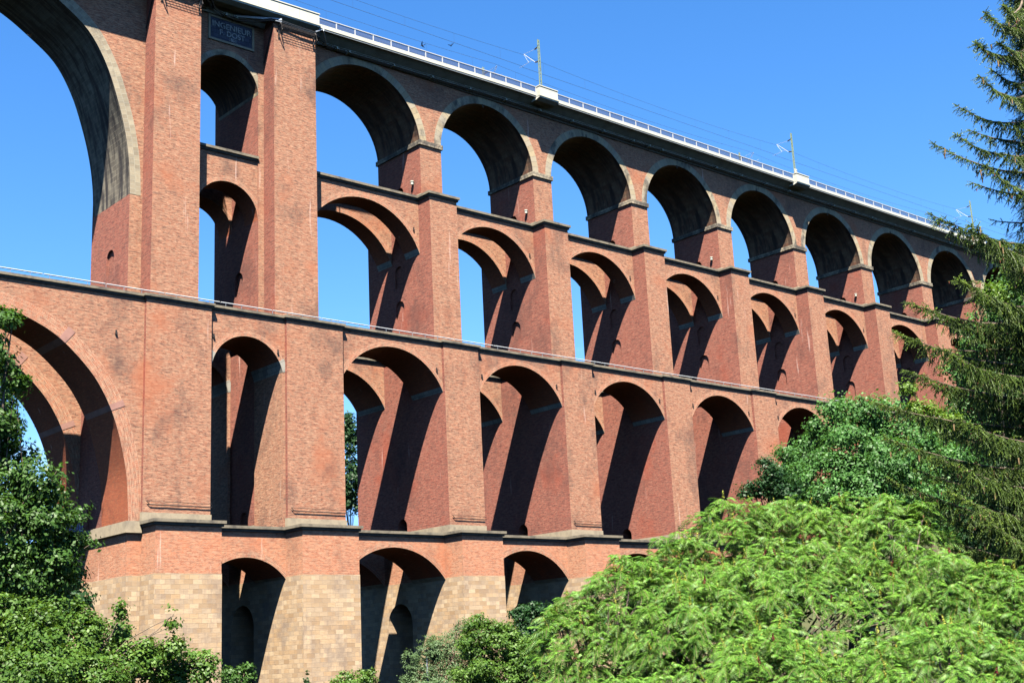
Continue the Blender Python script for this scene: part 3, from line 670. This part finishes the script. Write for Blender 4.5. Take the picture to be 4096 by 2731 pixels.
# ------------------------------------------------------------------ ground
def gh(x, y):
    t = np.clip((x-22)/75, 0, 1); s = t*t*(3-2*t)
    h = -17.2+s*26+np.clip(x-97, 0, 400)*.16
    back = np.clip((y-25)/160, 0, 1); h = h+back*14*(1-s)
    fr = np.clip((-y-12)/45, 0, 1); h = h*(1-fr*.0)+(-fr*s*18)
    return h
gx = np.concatenate([np.linspace(-1500, -160, 12), np.linspace(-150, 260, 83), np.linspace(300, 1800, 14)])
gy = np.concatenate([np.linspace(-1200, -160, 10), np.linspace(-150, 260, 83), np.linspace(300, 1800, 14)])
X, Y = np.meshgrid(gx, gy); Z = gh(X, Y)+.25*np.sin(X*.7)*np.cos(Y*.55)
V = np.stack([X.ravel(), Y.ravel(), Z.ravel()], 1); nx = len(gx); ny = len(gy)
I = np.arange(nx*ny).reshape(ny, nx); F = np.stack([I[:-1, :-1].ravel(), I[:-1, 1:].ravel(), I[1:, 1:].ravel(), I[1:, :-1].ravel()], 1)
g = npmesh('ground', V, F, plain('meadow_ground', (.035, .038, .014), .95, .35, .6, dark=(.015, .022, .007))); tag(g, kind='structure')

# ------------------------------------------------------------------ vegetation
def unit(a): return a/(np.linalg.norm(a, axis=-1, keepdims=True)+1e-9)
def rand_dirs(n):
    return unit(RNG.normal(size=(n, 3)))
def leaf_quads(C, Nrm, size, asp=.62, name='crown', mat=None, parent=None, fold=.25):
    """pointed leaves: 4-vertex kites lying across Nrm"""
    n = len(C); a = unit(np.cross(Nrm, rand_dirs(n))); b = np.cross(unit(Nrm), a)
    s = (size*RNG.uniform(.6, 1.35, n))[:, None]; nn = unit(Nrm)
    p0 = C-a*s*.5; p2 = C+a*s*.5-nn*s*.12; p1 = C+b*s*asp*.5-nn*s*fold*.3; p3 = C-b*s*asp*.5-nn*s*fold*.3
    V = np.stack([p0, p1, p2, p3], 1).reshape(-1, 3); F = np.arange(4*n).reshape(-1, 4)
    return npmesh(name, V, F, mat, parent)
def blob_points(c, R, n, clump=.22, per=26, shell=.55):
    """leaf positions in clumps spread through an ellipsoid, denser near its surface"""
    k = max(1, n//per); d = rand_dirs(k); r = shell+(1-shell)*RNG.random(k)**.6
    r *= 1+.10*np.sin(d[:, 0]*5+c[0])*np.cos(d[:, 2]*6+c[1])
    cc = np.array(c)+d*r[:, None]*np.array(R)
    off = RNG.normal(size=(k, per, 3))*clump*np.array([1, 1, .6])
    P = cc[:, None, :]+off
    nr = unit(d[:, None, :]*.9+off/clump*.55+np.array([0, 0, .75])+RNG.normal(size=off.shape)*.55)
    return P.reshape(-1, 3), nr.reshape(-1, 3)
def limbs(mb, base, tips, r0, r1=.03):
    base = np.array(base, float)
    for t in tips:
        t = np.array(t, float); mid = base+(t-base)*.5+RNG.normal(size=3)*.06*np.linalg.norm(t-base); mid[2] += .08*np.linalg.norm(t-base)
        mb.tube([base, base+(mid-base)*.5, mid, mid+(t-mid)*.55+RNG.normal(size=3)*.1, t], r0, 6, r1=r1)
def tree(name, label, cat, mat, dist, blobs, leaf, dens, trunk_px=None, clump=.35, group=None, asp=.62, shell=.5, gz=None, per=26, base_r=.22, zs=1.):
    """blobs: (px,py,rx_px,ry_px,depth offset m)"""
    s = scl(dist); PP = []; NN = []; tips = []
    for b in blobs:
        px, py, rx, ry = b[:4]; do = b[4] if len(b) > 4 else 0.
        c = at(px, py, dist+do); R = np.array([rx*s, rx*s, ry*s*zs]); A = 4*math.pi*((R[0]*R[2])**.8*3/3)
        n = int(dens*(R[0]*R[2]*4)/(leaf*leaf)*11); P, Q = blob_points(c, R*.8, int(n*.45), clump, per, shell); PP.append(P); NN.append(Q)
        ns = 9 if R[0] > clump*2.5 else 4
        for k in range(ns):
            d = rand_dirs(1)[0]; d[2] = d[2]*.8+.15; P, Q = blob_points(c+d*R*.72, R*RNG.uniform(.26, .42), max(per, int(n*.75/ns)), clump*.6, per, .75); PP.append(P); NN.append(Q)
        for k in range(3): tips.append(c+rand_dirs(1)[0]*R*.7)
    P = np.concatenate(PP); Q = np.concatenate(NN)
    zg = float(gh(*P.mean(0)[:2])) if gz is None else gz
    cb = P.mean(0)
    if trunk_px: cb = at(trunk_px[0], trunk_px[1], dist)
    root = empty(name, (float(cb[0]), float(cb[1]), zg)); loc = np.array([cb[0], cb[1], zg]); tag(root, label, cat, group)
    leaf_quads(P-loc, Q, leaf, asp, 'crown', mat, root)
    m = MB(); fork = np.array([0, 0, max(.6, (P[:, 2].min()-zg)*.8+.3)]); fork[2] = max(fork[2], .5)
    m.tube([(0, 0, -.3), fork*.5, fork], base_r, 8, r1=base_r*.7); limbs(m, fork, [t-loc for t in tips], base_r*.28, .012)
    m.build('trunk', BARK, root)
    return root

# left maple and its neighbours
tree('maple_tree', 'large maple with mid-green leaves filling the left edge in front of the great arch', 'tree', L_MAPLE, 62,
     [(10, 730, 32, 38), (-15, 830, 55, 60), (30, 880, 30, 32), (-20, 990, 60, 60), (15, 1000, 40, 40), (60, 1045, 38, 32, 1), (20, 1110, 90, 70), (95, 1110, 62, 60, -1), (110, 1180, 75, 60), (30, 1220, 110, 80, -1),
      (140, 1250, 62, 45), (195, 1252, 28, 14), (60, 1320, 110, 70, -1), (150, 1330, 40, 50, 1), (40, 1390, 110, 50), (-60, 1100, 90, 300, 2)], .19, .95, (-60, 1400), .30, base_r=.35)
tree('tree', 'dark leafy tree standing under the great arch at the left edge', 'tree', L_DARK, 80, [(30, 1380, 130, 110), (120, 1400, 90, 90), (-20, 1250, 80, 120)], .22, .9, (40, 1500), .4)
tree('leafy_bush', 'bright green bush along the bottom left corner with long upright shoots', 'bush', L_BUSH, 46,
     [(20, 1450, 75, 80), (95, 1450, 60, 70, -1), (55, 1540, 150, 70, -2), (170, 1470, 70, 70), (240, 1475, 60, 62, 1), (190, 1560, 110, 70, -1), (300, 1520, 70, 60), (370, 1530, 70, 60, 1), (395, 1490, 26, 40), (440, 1550, 55, 60, 1), (472, 1520, 26, 40, 1),
      (130, 1395, 14, 40), (180, 1400, 12, 40), (275, 1420, 10, 44), (395, 1420, 8, 42), (55, 1395, 26, 30), (12, 1395, 30, 30)], .13, 1.0, (150, 1640), .16, base_r=.1, per=20)
tree('leafy_bush', 'small dark green bush at the bottom edge, between the bright left bush and the ivy', 'bush', L_MAPLE, 70, [(545, 1555, 40, 32), (570, 1540, 14, 25), (520, 1550, 16, 22)], .15, .9, None, .16, base_r=.08)
tree('ivy_plant', 'narrow strip of ivy climbing the stone base of the second tall pier', 'plant', L_DARK, 110, [(705, 1560, 5, 22)], .2, 1.2, None, .12, base_r=.05)
tree('elder_bush', 'small green bush with pale blossoms below the stone pier, bottom centre', 'bush', L_BUSH, 96, [(810, 1562, 45, 26), (850, 1556, 18, 26), (780, 1570, 20, 16)], .17, .9, None, .2, base_r=.08)
tree('willow_bush', 'rounded grey-green willow bush around the street lamp, bottom centre', 'bush', L_WILLOW, 84,
     [(985, 1520, 55, 62), (960, 1570, 50, 40), (1040, 1500, 60, 66), (1070, 1440, 24, 20), (1030, 1570, 90, 50)], .15, 1.0, (1010, 1640), .2, asp=.35, base_r=.12)
tree('leafy_bush', 'dense mid-green bush between the willow bush and the sumac, bottom centre', 'bush', L_BUSH, 80,
     [(1110, 1490, 70, 68), (1150, 1450, 40, 36), (1130, 1555, 100, 60), (1190, 1500, 50, 60), (1080, 1560, 60, 40), (1100, 1425, 22, 18)], .16, 1.0, (1130, 1640), .22, base_r=.12)
tree('maple_tree', 'young dark green maple rising above the bottom centre bushes beside the sumac', 'tree', L_DARK, 88,
     [(1210, 1430, 40, 42), (1255, 1410, 26, 26), (1225, 1400, 26, 18), (1240, 1460, 50, 40), (1190, 1410, 18, 18)], .19, 1.0, (1225, 1560), .25, base_r=.12)
# ash behind the sumac
tree('ash_tree', 'tall green ash in front of the last visible lower arches, above the sumac', 'tree', L_ASH, 112,
     [(1945, 945, 62, 46), (2010, 950, 60, 45), (1900, 990, 50, 40), (1960, 1040, 110, 70, -2), (2070, 1010, 80, 60), (1850, 1050, 60, 45), (1900, 1100, 110, 60, -3), (2040, 1100, 120, 80, -3), (1800, 1110, 60, 50, 1), (2150, 1080, 90, 90, 2), (1980, 1150, 160, 60, -3), (2160, 1180, 110, 70)],
     .27, .95, (1980, 1250), .55, base_r=.35)
tree('maple_tree', 'dark green maple at the lower left foot of the ash', 'tree', L_DARK, 104, [(1775, 1095, 38, 36), (1745, 1120, 32, 30), (1800, 1130, 44, 36), (1715, 1130, 22, 22), (1760, 1060, 18, 16)], .23, 1.0, (1770, 1250), .35)
tree('lime_tree', 'yellow-green tree between the ash and the spruce', 'tree', L_LIME, 122, [(2120, 940, 42, 34), (2165, 985, 50, 40), (2110, 975, 40, 30), (2095, 890, 26, 14)], .28, .95, (2130, 1150), .5)
tree('ash_tree', 'leafy tree hiding the far end of the viaduct behind the spruce branches', 'tree', L_ASH, 150, [(2215, 850, 45, 48), (2260, 790, 60, 80), (2320, 700, 60, 90), (2330, 880, 80, 100), (2230, 940, 60, 60), (2260, 1010, 90, 80)], .34, .95, (2290, 1150), .7)
tree('lime_tree', 'bright yellow-green crown peeping through the spruce at the right edge', 'tree', L_LIME, 140, [(2290, 680, 34, 34), (2340, 640, 30, 60), (2345, 790, 36, 50)], .32, .9, (2320, 1100), .6)
tree('tree', 'dark tree beyond the viaduct seen through the slot left of the second tier pier', 'tree', L_DARK, 205, [(806, 1010, 28, 60), (806, 1120, 45, 90), (800, 970, 14, 30)], .45, 1.2, (806, 1300), .7)

tree('tree', 'dark tree behind the lower spruce branches at the right edge', 'tree', L_DARK, 90, [(2330, 1130, 90, 120), (2260, 1230, 90, 70), (2350, 1250, 90, 80)], .25, .9, (2320, 1300), .45)
# shoots with paired leaves above the left bush come from the thin blobs; blossoms on the elder
c = at(832, 1548, 94); P, Q = blob_points(c, np.array([1.2, 1.2, .5]), 160, .12, 8, .9)
# street lamp
lp = at(980, 1500, 83.2); zg = float(gh(lp[0], lp[1])); e = tag(empty('street_lamp', (lp[0], lp[1], zg)), 'slim grey street lamp half hidden in the willow bush', 'street lamp')
m = MB(); H = lp[2]-zg; m.tube([(0, 0, 0), (0, 0, H*.5), (0, 0, H)], .07, 8, r1=.045); m.build('pole', GALV, e)
m = MB(); m.tube([(0, 0, H), (.05, 0, H+.15)], .06, 8); m.box(-.08, .5, -.14, .14, H+.12, H+.24); m.build('lamp_head', IRON, e)

# ------------------------------------------------------------------ sumac
def orient(ax):
    ax = unit(ax); h = np.where(np.abs(ax[:, 2:3]) > .95, np.array([[1., 0, 0]]), np.array([[0, 0, 1.]]))
    a = unit(np.cross(ax, h)); b = np.cross(ax, a); return a, b
def compound_leaves(B, D, L, drop, pairs=12, lw=.0165, ll=.12):
    """pinnate leaves: base B, initial direction D, length L. returns leaflet V,F and rachis V,F"""
    n = len(B); t = np.linspace(.16, 1., pairs)[None, :, None]; B_ = B[:, None, :]; D = unit(D)
    dr = drop[:, None, None]; Ln = L[:, None, None]
    P = B_+D[:, None, :]*Ln*t*(1-.18*dr*t)+np.array([0, 0, -1.])*Ln*dr*t**2
    T = unit(D[:, None, :]*(1-.36*dr*t)+np.array([0, 0, -2.])*dr*t)
    side = unit(np.cross(T, np.array([0, 0, 1.])+RNG.normal(size=(n, 1, 3))*.25)); nrm = np.cross(side, T); nrm *= np.sign(nrm[..., 2:3]+1e-6)
    w = (np.sin(np.pi*(t*.86+.10))**.6)
    Vs = []
    for sg in (-1, 1):
        d = unit(side*sg+T*.45-nrm*(.35+.3*RNG.random((n, pairs, 1)))); ln = ll*w*(Ln/.5)*RNG.uniform(.85, 1.15, (n, pairs, 1))
        wd = lw*(Ln/.5)
        a = P; b = P+d*ln*.45+T*wd*.6; c = P+d*ln-nrm*ln*.18; e = P+d*ln*.45-T*wd*.6
        Vs.append(np.stack([a, b, c, e], 2).reshape(-1, 3))
    V = np.concatenate(Vs); F = np.arange(len(V)).reshape(-1, 4)
    # rachis as flat ribbon
    r = .004; A = P+side*r; Bq = P-side*r
    RV = np.stack([A[:, :-1], A[:, 1:], Bq[:, 1:], Bq[:, :-1]], 2).reshape(-1, 3); RF = np.arange(len(RV)).reshape(-1, 4)
    return V, F, RV, RF
L_RACH = leaf_mat('sumac_leaf_stalks', (.08, .10, .025), (.10, .07, .035), .1, .6)
def sumac(label, dist, blobs, n_ros, seed):
    s = scl(dist); PP = []; AX = []; n_ros = int(n_ros*1.12); tot = sum(b[2]*b[3] for b in blobs)
    cs = []
    for (px, py, rx, ry, do) in blobs:
        c = at(px, py, dist+do); R = np.array([rx*s, rx*s*.9, ry*s]); n = int(n_ros*rx*ry/tot); cs.append((c, R))
        d = rand_dirs(n*4); d = d[(d[:, 2] > -.25)]
        tocam = unit(CAM-c); keep = (d@tocam > -.35) | (d[:, 2] > .55); d = d[keep][:n]
        lump = 1+.06*np.sin(d[:, 0]*9+seed)*np.sin(d[:, 1]*8)+.06*np.sin(d[:, 2]*15+seed+d[:, 0]*6)
        r = np.where(RNG.random(len(d)) < .72, 1.0, RNG.uniform(.70, .94, len(d)))*lump+RNG.normal(size=len(d))*.03
        PP.append(c+d*r[:, None]*R); AX.append(unit(d*.55+np.array([0, 0, .85])+RNG.normal(size=d.shape)*.18))
    P = np.concatenate(PP); A = np.concatenate(AX)
    c0 = np.mean([c for c, R in cs], 0); zg = -19.0; loc = np.array([c0[0], c0[1], zg])
    root = tag(empty('sumac_tree', tuple(map(float, loc))), label, 'tree', 'sumac trees with feathery leaves')
    nl = 8; n = len(P); a, b = orient(A)
    ph = RNG.random((n, 1))*6.28+np.arange(nl)[None, :]*2.4; el = RNG.uniform(.15, .95, (n, nl))
    D = (np.cos(ph)*np.cos(el))[..., None]*a[:, None]+(np.sin(ph)*np.cos(el))[..., None]*b[:, None]+np.sin(el)[..., None]*A[:, None]
    Bs = P[:, None, :]+D*.03-A[:, None]*RNG.random((n, nl, 1))*.14
    Ls = RNG.uniform(.34, .56, (n, nl)); dr = RNG.uniform(.35, .85, (n, nl))
    V, F, RV, RF = compound_leaves(Bs.reshape(-1, 3)-loc, D.reshape(-1, 3), Ls.ravel(), dr.ravel())
    npmesh('crown', V, F, L_SUMAC, root); npmesh('leaf_stalks', RV, RF, L_RACH, root)
    # panicles
    idx = RNG.choice(n, int(n*.16), replace=False); red = RNG.choice(n, max(3, int(n*.035)), replace=False)
    for nm, ids, mt, hh, rr in (('flower_panicle', idx, L_PAN, .24, .05), ('fruit_cluster', red, L_RED, .17, .045)):
        C = P[ids]-loc+A[ids]*.02; k = 46; tt = RNG.random((len(ids), k, 1)); q = rand_dirs(len(ids)*k).reshape(len(ids), k, 3)
        ax = unit(A[ids]+np.array([0, 0, .6]))[:, None]
        Pt = C[:, None]+ax*tt*hh+q*rr*(1.05-tt*.85); leaf_quads(Pt.reshape(-1, 3), q.reshape(-1, 3)+1e-3, .035, .9, nm, mt, root)
    m = MB()
    for (c, R) in cs:
        base = np.array([c[0]-loc[0], c[1]-loc[1], 0.]); base[:2] *= .6
        for k in range(4):
            q = c-loc+np.array([RNG.normal()*R[0]*.3, RNG.normal()*R[0]*.3, -R[2]*.35]); q[2] = max(q[2], 1.)
            m.tube([base+RNG.normal(size=3)*[.3, .3, 0], base*.5+q*.5+RNG.normal(size=3)*.25, q], .13, 6, r1=.07)
            for kk in range(7):
                t = P[RNG.integers(n)]-loc
                near = P[np.argsort(np.linalg.norm(P-(c+rand_dirs(1)[0]*R*[1, 1, .9]), axis=1))[0]]-loc
                m.tube([q, q*.5+near*.5+RNG.normal(size=3)*.2-[0, 0, .2], near-[0, 0, .1]], .05, 5, r1=.02)
    m.build('trunk', BARK, root)
    # inner foliage, its dark leaf colour standing in for shade between fronds
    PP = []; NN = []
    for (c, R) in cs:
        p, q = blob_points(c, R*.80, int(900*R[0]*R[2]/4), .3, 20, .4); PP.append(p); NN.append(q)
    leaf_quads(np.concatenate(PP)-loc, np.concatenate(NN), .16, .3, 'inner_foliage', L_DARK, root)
sumac('broad domed sumac, the tallest, rising to the ash tree behind it', 37, [(1700, 1350, 150, 185, 0), (1820, 1315, 150, 160, 1), (1950, 1315, 150, 160, 1), (2080, 1350, 125, 185, 0), (1860, 1480, 290, 190, -1.5)], 900, 1)
sumac('left sumac, its crown sloping down towards the bottom centre bushes', 34.5, [(1460, 1480, 130, 185, 0), (1575, 1425, 125, 190, 1.5), (1345, 1545, 115, 170, 0), (1620, 1540, 165, 180, -1)], 700, 2)
sumac('right sumac in front of the foot of the spruce', 34, [(2200, 1480, 110, 195, 0), (2310, 1510, 120, 195, 0), (2380, 1560, 110, 200, -1)], 420, 3)
sumac('low sumac in front, filling the bottom edge of the sumac group', 30.5, [(1780, 1650, 170, 180, 0), (2000, 1650, 160, 150, 0), (2200, 1660, 190, 190, -1), (1450, 1690, 150, 130, 0)], 560, 4)

# ------------------------------------------------------------------ spruce
SD = 39.0
def spruce():
    s = scl(SD); base = at(2590, 1500, SD+1.0); zg = -18.0; tx, ty = base[0], base[1]; loc = np.array([tx, ty, zg])
    root = tag(empty('spruce_tree', (float(tx), float(ty), zg)), 'big dark spruce with drooping cone-laden branches at the right edge', 'tree')
    def onaxis(py):       # point on the vertical trunk axis at the height seen at pixel row py
        lo_, hi = -20., 30.
        for _ in range(50):
            mid = (lo_+hi)/2; v = np.array([tx, ty, mid])-CAM; z = v@FW; r = (1365.5-FPX*(v@UP)/z)*2352/4096
            if r > py: lo_ = mid
            else: hi = mid
        return np.array([tx, ty, (lo_+hi)/2])
    # (tip px, tip py, depth offset of the tip, trunk row)
    tips = [(2262, 30, -.6, 20), (2305, 12, .5, -10), (2292, 98, .4, 95), (2238, 98, -1., 110), (2278, 160, .8, 175), (2250, 175, -1.3, 200), (2200, 244, -.5, 265), (2230, 300, 1., 320), (2196, 308, -1.6, 340), (2146, 331, -.3, 390), (2262, 380, -1.8, 430), (2235, 420, 1.6, 440), (2142, 494, -.2, 560), (2230, 520, -2., 590), (2260, 560, 1.5, 600),
            (2090, 695, -.5, 720), (2200, 640, -2.2, 700), (2180, 730, 1.2, 760), (2062, 765, .2, 830), (2160, 800, -2.2, 850), (2086, 852, -1., 900), (2140, 880, 1.5, 930), (2015, 925, -.4, 960), (2200, 960, -2.6, 1000), (2180, 990, 2., 1010), (2034, 1005, -1.2, 1060), (2150, 1050, -2.6, 1100), (2110, 1080, 1.5, 1120), (2045, 1101, -.8, 1210), (2180, 1130, -2.6, 1200), (2160, 1180, 1.8, 1230), (2130, 1215, -1.8, 1290), (2250, 1180, -3., 1280), (2210, 1270, .5, 1330), (2280, 1290, -2.6, 1370), (2300, 1200, 1.5, 1250), (2310, 1350, -2, 1420)]
    core = []; bm = MB()
    top = onaxis(-260)
    m = MB(); m.tube([loc-loc, (onaxis(700)-loc), (top-loc)], .26, 10, r1=.05); 
    SH = []; SDIR = []; SL = []; TIP = []
    CN = []; CR = []
    BR = [(at(px, py, SD+do), onaxis(tr), 1) for (px, py, do, tr) in tips]
    for row in range(-150, 1480, 17):      # the rest of the whorls, all round the trunk
        b0 = onaxis(row); env = 1.4*(.9+2.9*max(0, row+150)/1000*.85)*(.35 if row < 450 else .6 if row < 620 else 1.); az = RNG.uniform(0, 6.28); L = env*RNG.uniform(.55, .95)
        BR.append((b0+np.array([math.cos(az)*L, math.sin(az)*L, L*RNG.uniform(-.22, .12)]), b0, 0))
    for (tip, b0, main) in BR:
        L = np.linalg.norm(tip-b0); sp = .10 if main else .16
        n = max(6, int(L/sp)); t = np.linspace(0, 1, n); ctrl = (b0+tip)/2-np.array([0, 0, .16*L])
        path = ((1-t)**2)[:, None]*b0+(2*t*(1-t))[:, None]*ctrl+(t**2)[:, None]*tip
        path += np.cumsum(RNG.normal(size=path.shape)*.008, 0)*np.sin(np.pi*t)[:, None]
        bm.tube([p-loc for p in path[::3]]+[path[-1]-loc], .045, 5, r1=.008)
        ax = unit((tip-b0)[None])[0]; lat = unit(np.cross(ax, [0, 0, 1.])[None])[0]
        for i in range(1, n):
            f = t[i]; tl = (.14+1.15*(1-f)**.7)*min(1, L/2.6)+.09
            sg = (-1, 1, 0)[i % 3]; thin = b0[2] > onaxis(480)[2]; tl *= .6 if thin else 1.
            for rr_ in range((2 if thin else 4) if main else 2):
                tw = tl*RNG.uniform(.5, 1.15)
                dirn = unit((ax*RNG.uniform(.2, .8)+lat*(sg*RNG.uniform(.4, 1.)+RNG.normal()*.25)+np.array([0, 0, RNG.uniform(-1.1, .1) if f < .85 else RNG.uniform(-.2, .5)])+RNG.normal(size=3)*.15)[None])[0]
                k = max(1, int(tw/.19)); p = path[i].copy(); d = dirn.copy()
                for jj in range(k):
                    d2 = d+np.array([0, 0, -.36]); d2 /= np.linalg.norm(d2); q = p+d2*.20
                    SH.append(p); SDIR.append(d2); SL.append(.25); TIP.append(bool(main) and jj == k-1)
                    l2 = np.cross(d2, [0, 0, 1.]); l2 /= (np.linalg.norm(l2)+1e-6)
                    for ss in (-1, 1):
                        if RNG.random() < (.7 if main else .5):
                            sd = d2*.7+l2*(.8*ss)+np.array([0, 0, RNG.uniform(-.8, .0)]); sd /= np.linalg.norm(sd)
                            SH.append(p); SDIR.append(sd); SL.append(RNG.uniform(.13, .24)); TIP.append(bool(main) and RNG.random() < .4)
                    if main and f > .15:
                        if RNG.random() < .022: CN.append(q.copy())
                        if RNG.random() < .03: CR.append(q.copy())
                    p = q; d = d2
        SH.append(path[-1]); SDIR.append(ax+np.array([0, 0, .15])); SL.append(.2); TIP.append(True)
    SH = np.array(SH)-loc; SDIR = unit(np.array(SDIR)); SL = np.array(SL); TIP = np.array(TIP)
    def shoots(B, D, L, nm, mt, wid=.034, nd=7):
        n = len(B); a, b = orient(D); t = np.tile(np.linspace(.05, 1, nd), 2); ph = np.linspace(0, 2.4*len(t), len(t))
        Vs = []
        for tt, pp in zip(t, ph):
            o = np.cos(pp)*a+np.sin(pp)*b; p = B+D*(L*tt)[:, None]
            wv = np.cross(D, o)*.013
            e = p+o*wid*(1.1-.4*tt)+D*.018; Vs.append(np.stack([p-wv-D*.006, p+wv-D*.006, e], 1))
        V = np.stack(Vs, 1).reshape(-1, 3); F = np.arange(len(V)).reshape(-1, 3); npmesh(nm, V, F, mt, root)
        r = .007; Q = []
        for k in range(3):
            an = 2.094*k; an2 = an+2.094; o1 = (np.cos(an)*a+np.sin(an)*b)*r*1.6; o2 = (np.cos(an2)*a+np.sin(an2)*b)*r*1.6
            Q.append(np.stack([B+o1, B+o2, B+D*L[:, None]+o2*.4, B+D*L[:, None]+o1*.4], 1))
        return np.concatenate(Q).reshape(-1, 3)
    yt = TIP & (RNG.random(len(TIP)) < .6)
    a = shoots(SH[~yt], SDIR[~yt], SL[~yt], 'needles', L_SPR); b = shoots(SH[yt], SDIR[yt], SL[yt]*.9, 'young_shoots', L_SPT)
    npmesh('twigs', np.concatenate([a, b]), np.arange(len(a)+len(b)).reshape(-1, 4), L_SPR, root)
    for nm, pts, mt, h, r in (('cones', CN, L_CONE, .17, .03), ('red_cones', CR, L_CONR, .06, .02)):
        mm = MB()
        for p in pts:
            p = p-loc; mm.tube([p, p+[0, 0, -h*.35], p+[0, 0, -h]], r, 6, r1=r*.45)
        o = mm.build(nm, mt, root); o['kind'] = 'stuff'
    # dense dark inner crown round the trunk
    PP = []; NN = []
    for py in range(-150, 1480, 38):
        c = onaxis(py); rr = .4+3.0*max(0, (py-100))/1400; p, q = blob_points(c, np.array([rr, rr, .45]), 900, .13, 14, .2); PP.append(p-loc); NN.append(q)
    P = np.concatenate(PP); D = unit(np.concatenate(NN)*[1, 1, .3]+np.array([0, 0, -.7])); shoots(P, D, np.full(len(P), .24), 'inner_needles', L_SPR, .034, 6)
    m.build('trunk', BARK, root); bm.build('branches', BARK, root)
spruce()
print('faces', sum(len(o.data.polygons) for o in bpy.data.objects if o.type == 'MESH'))
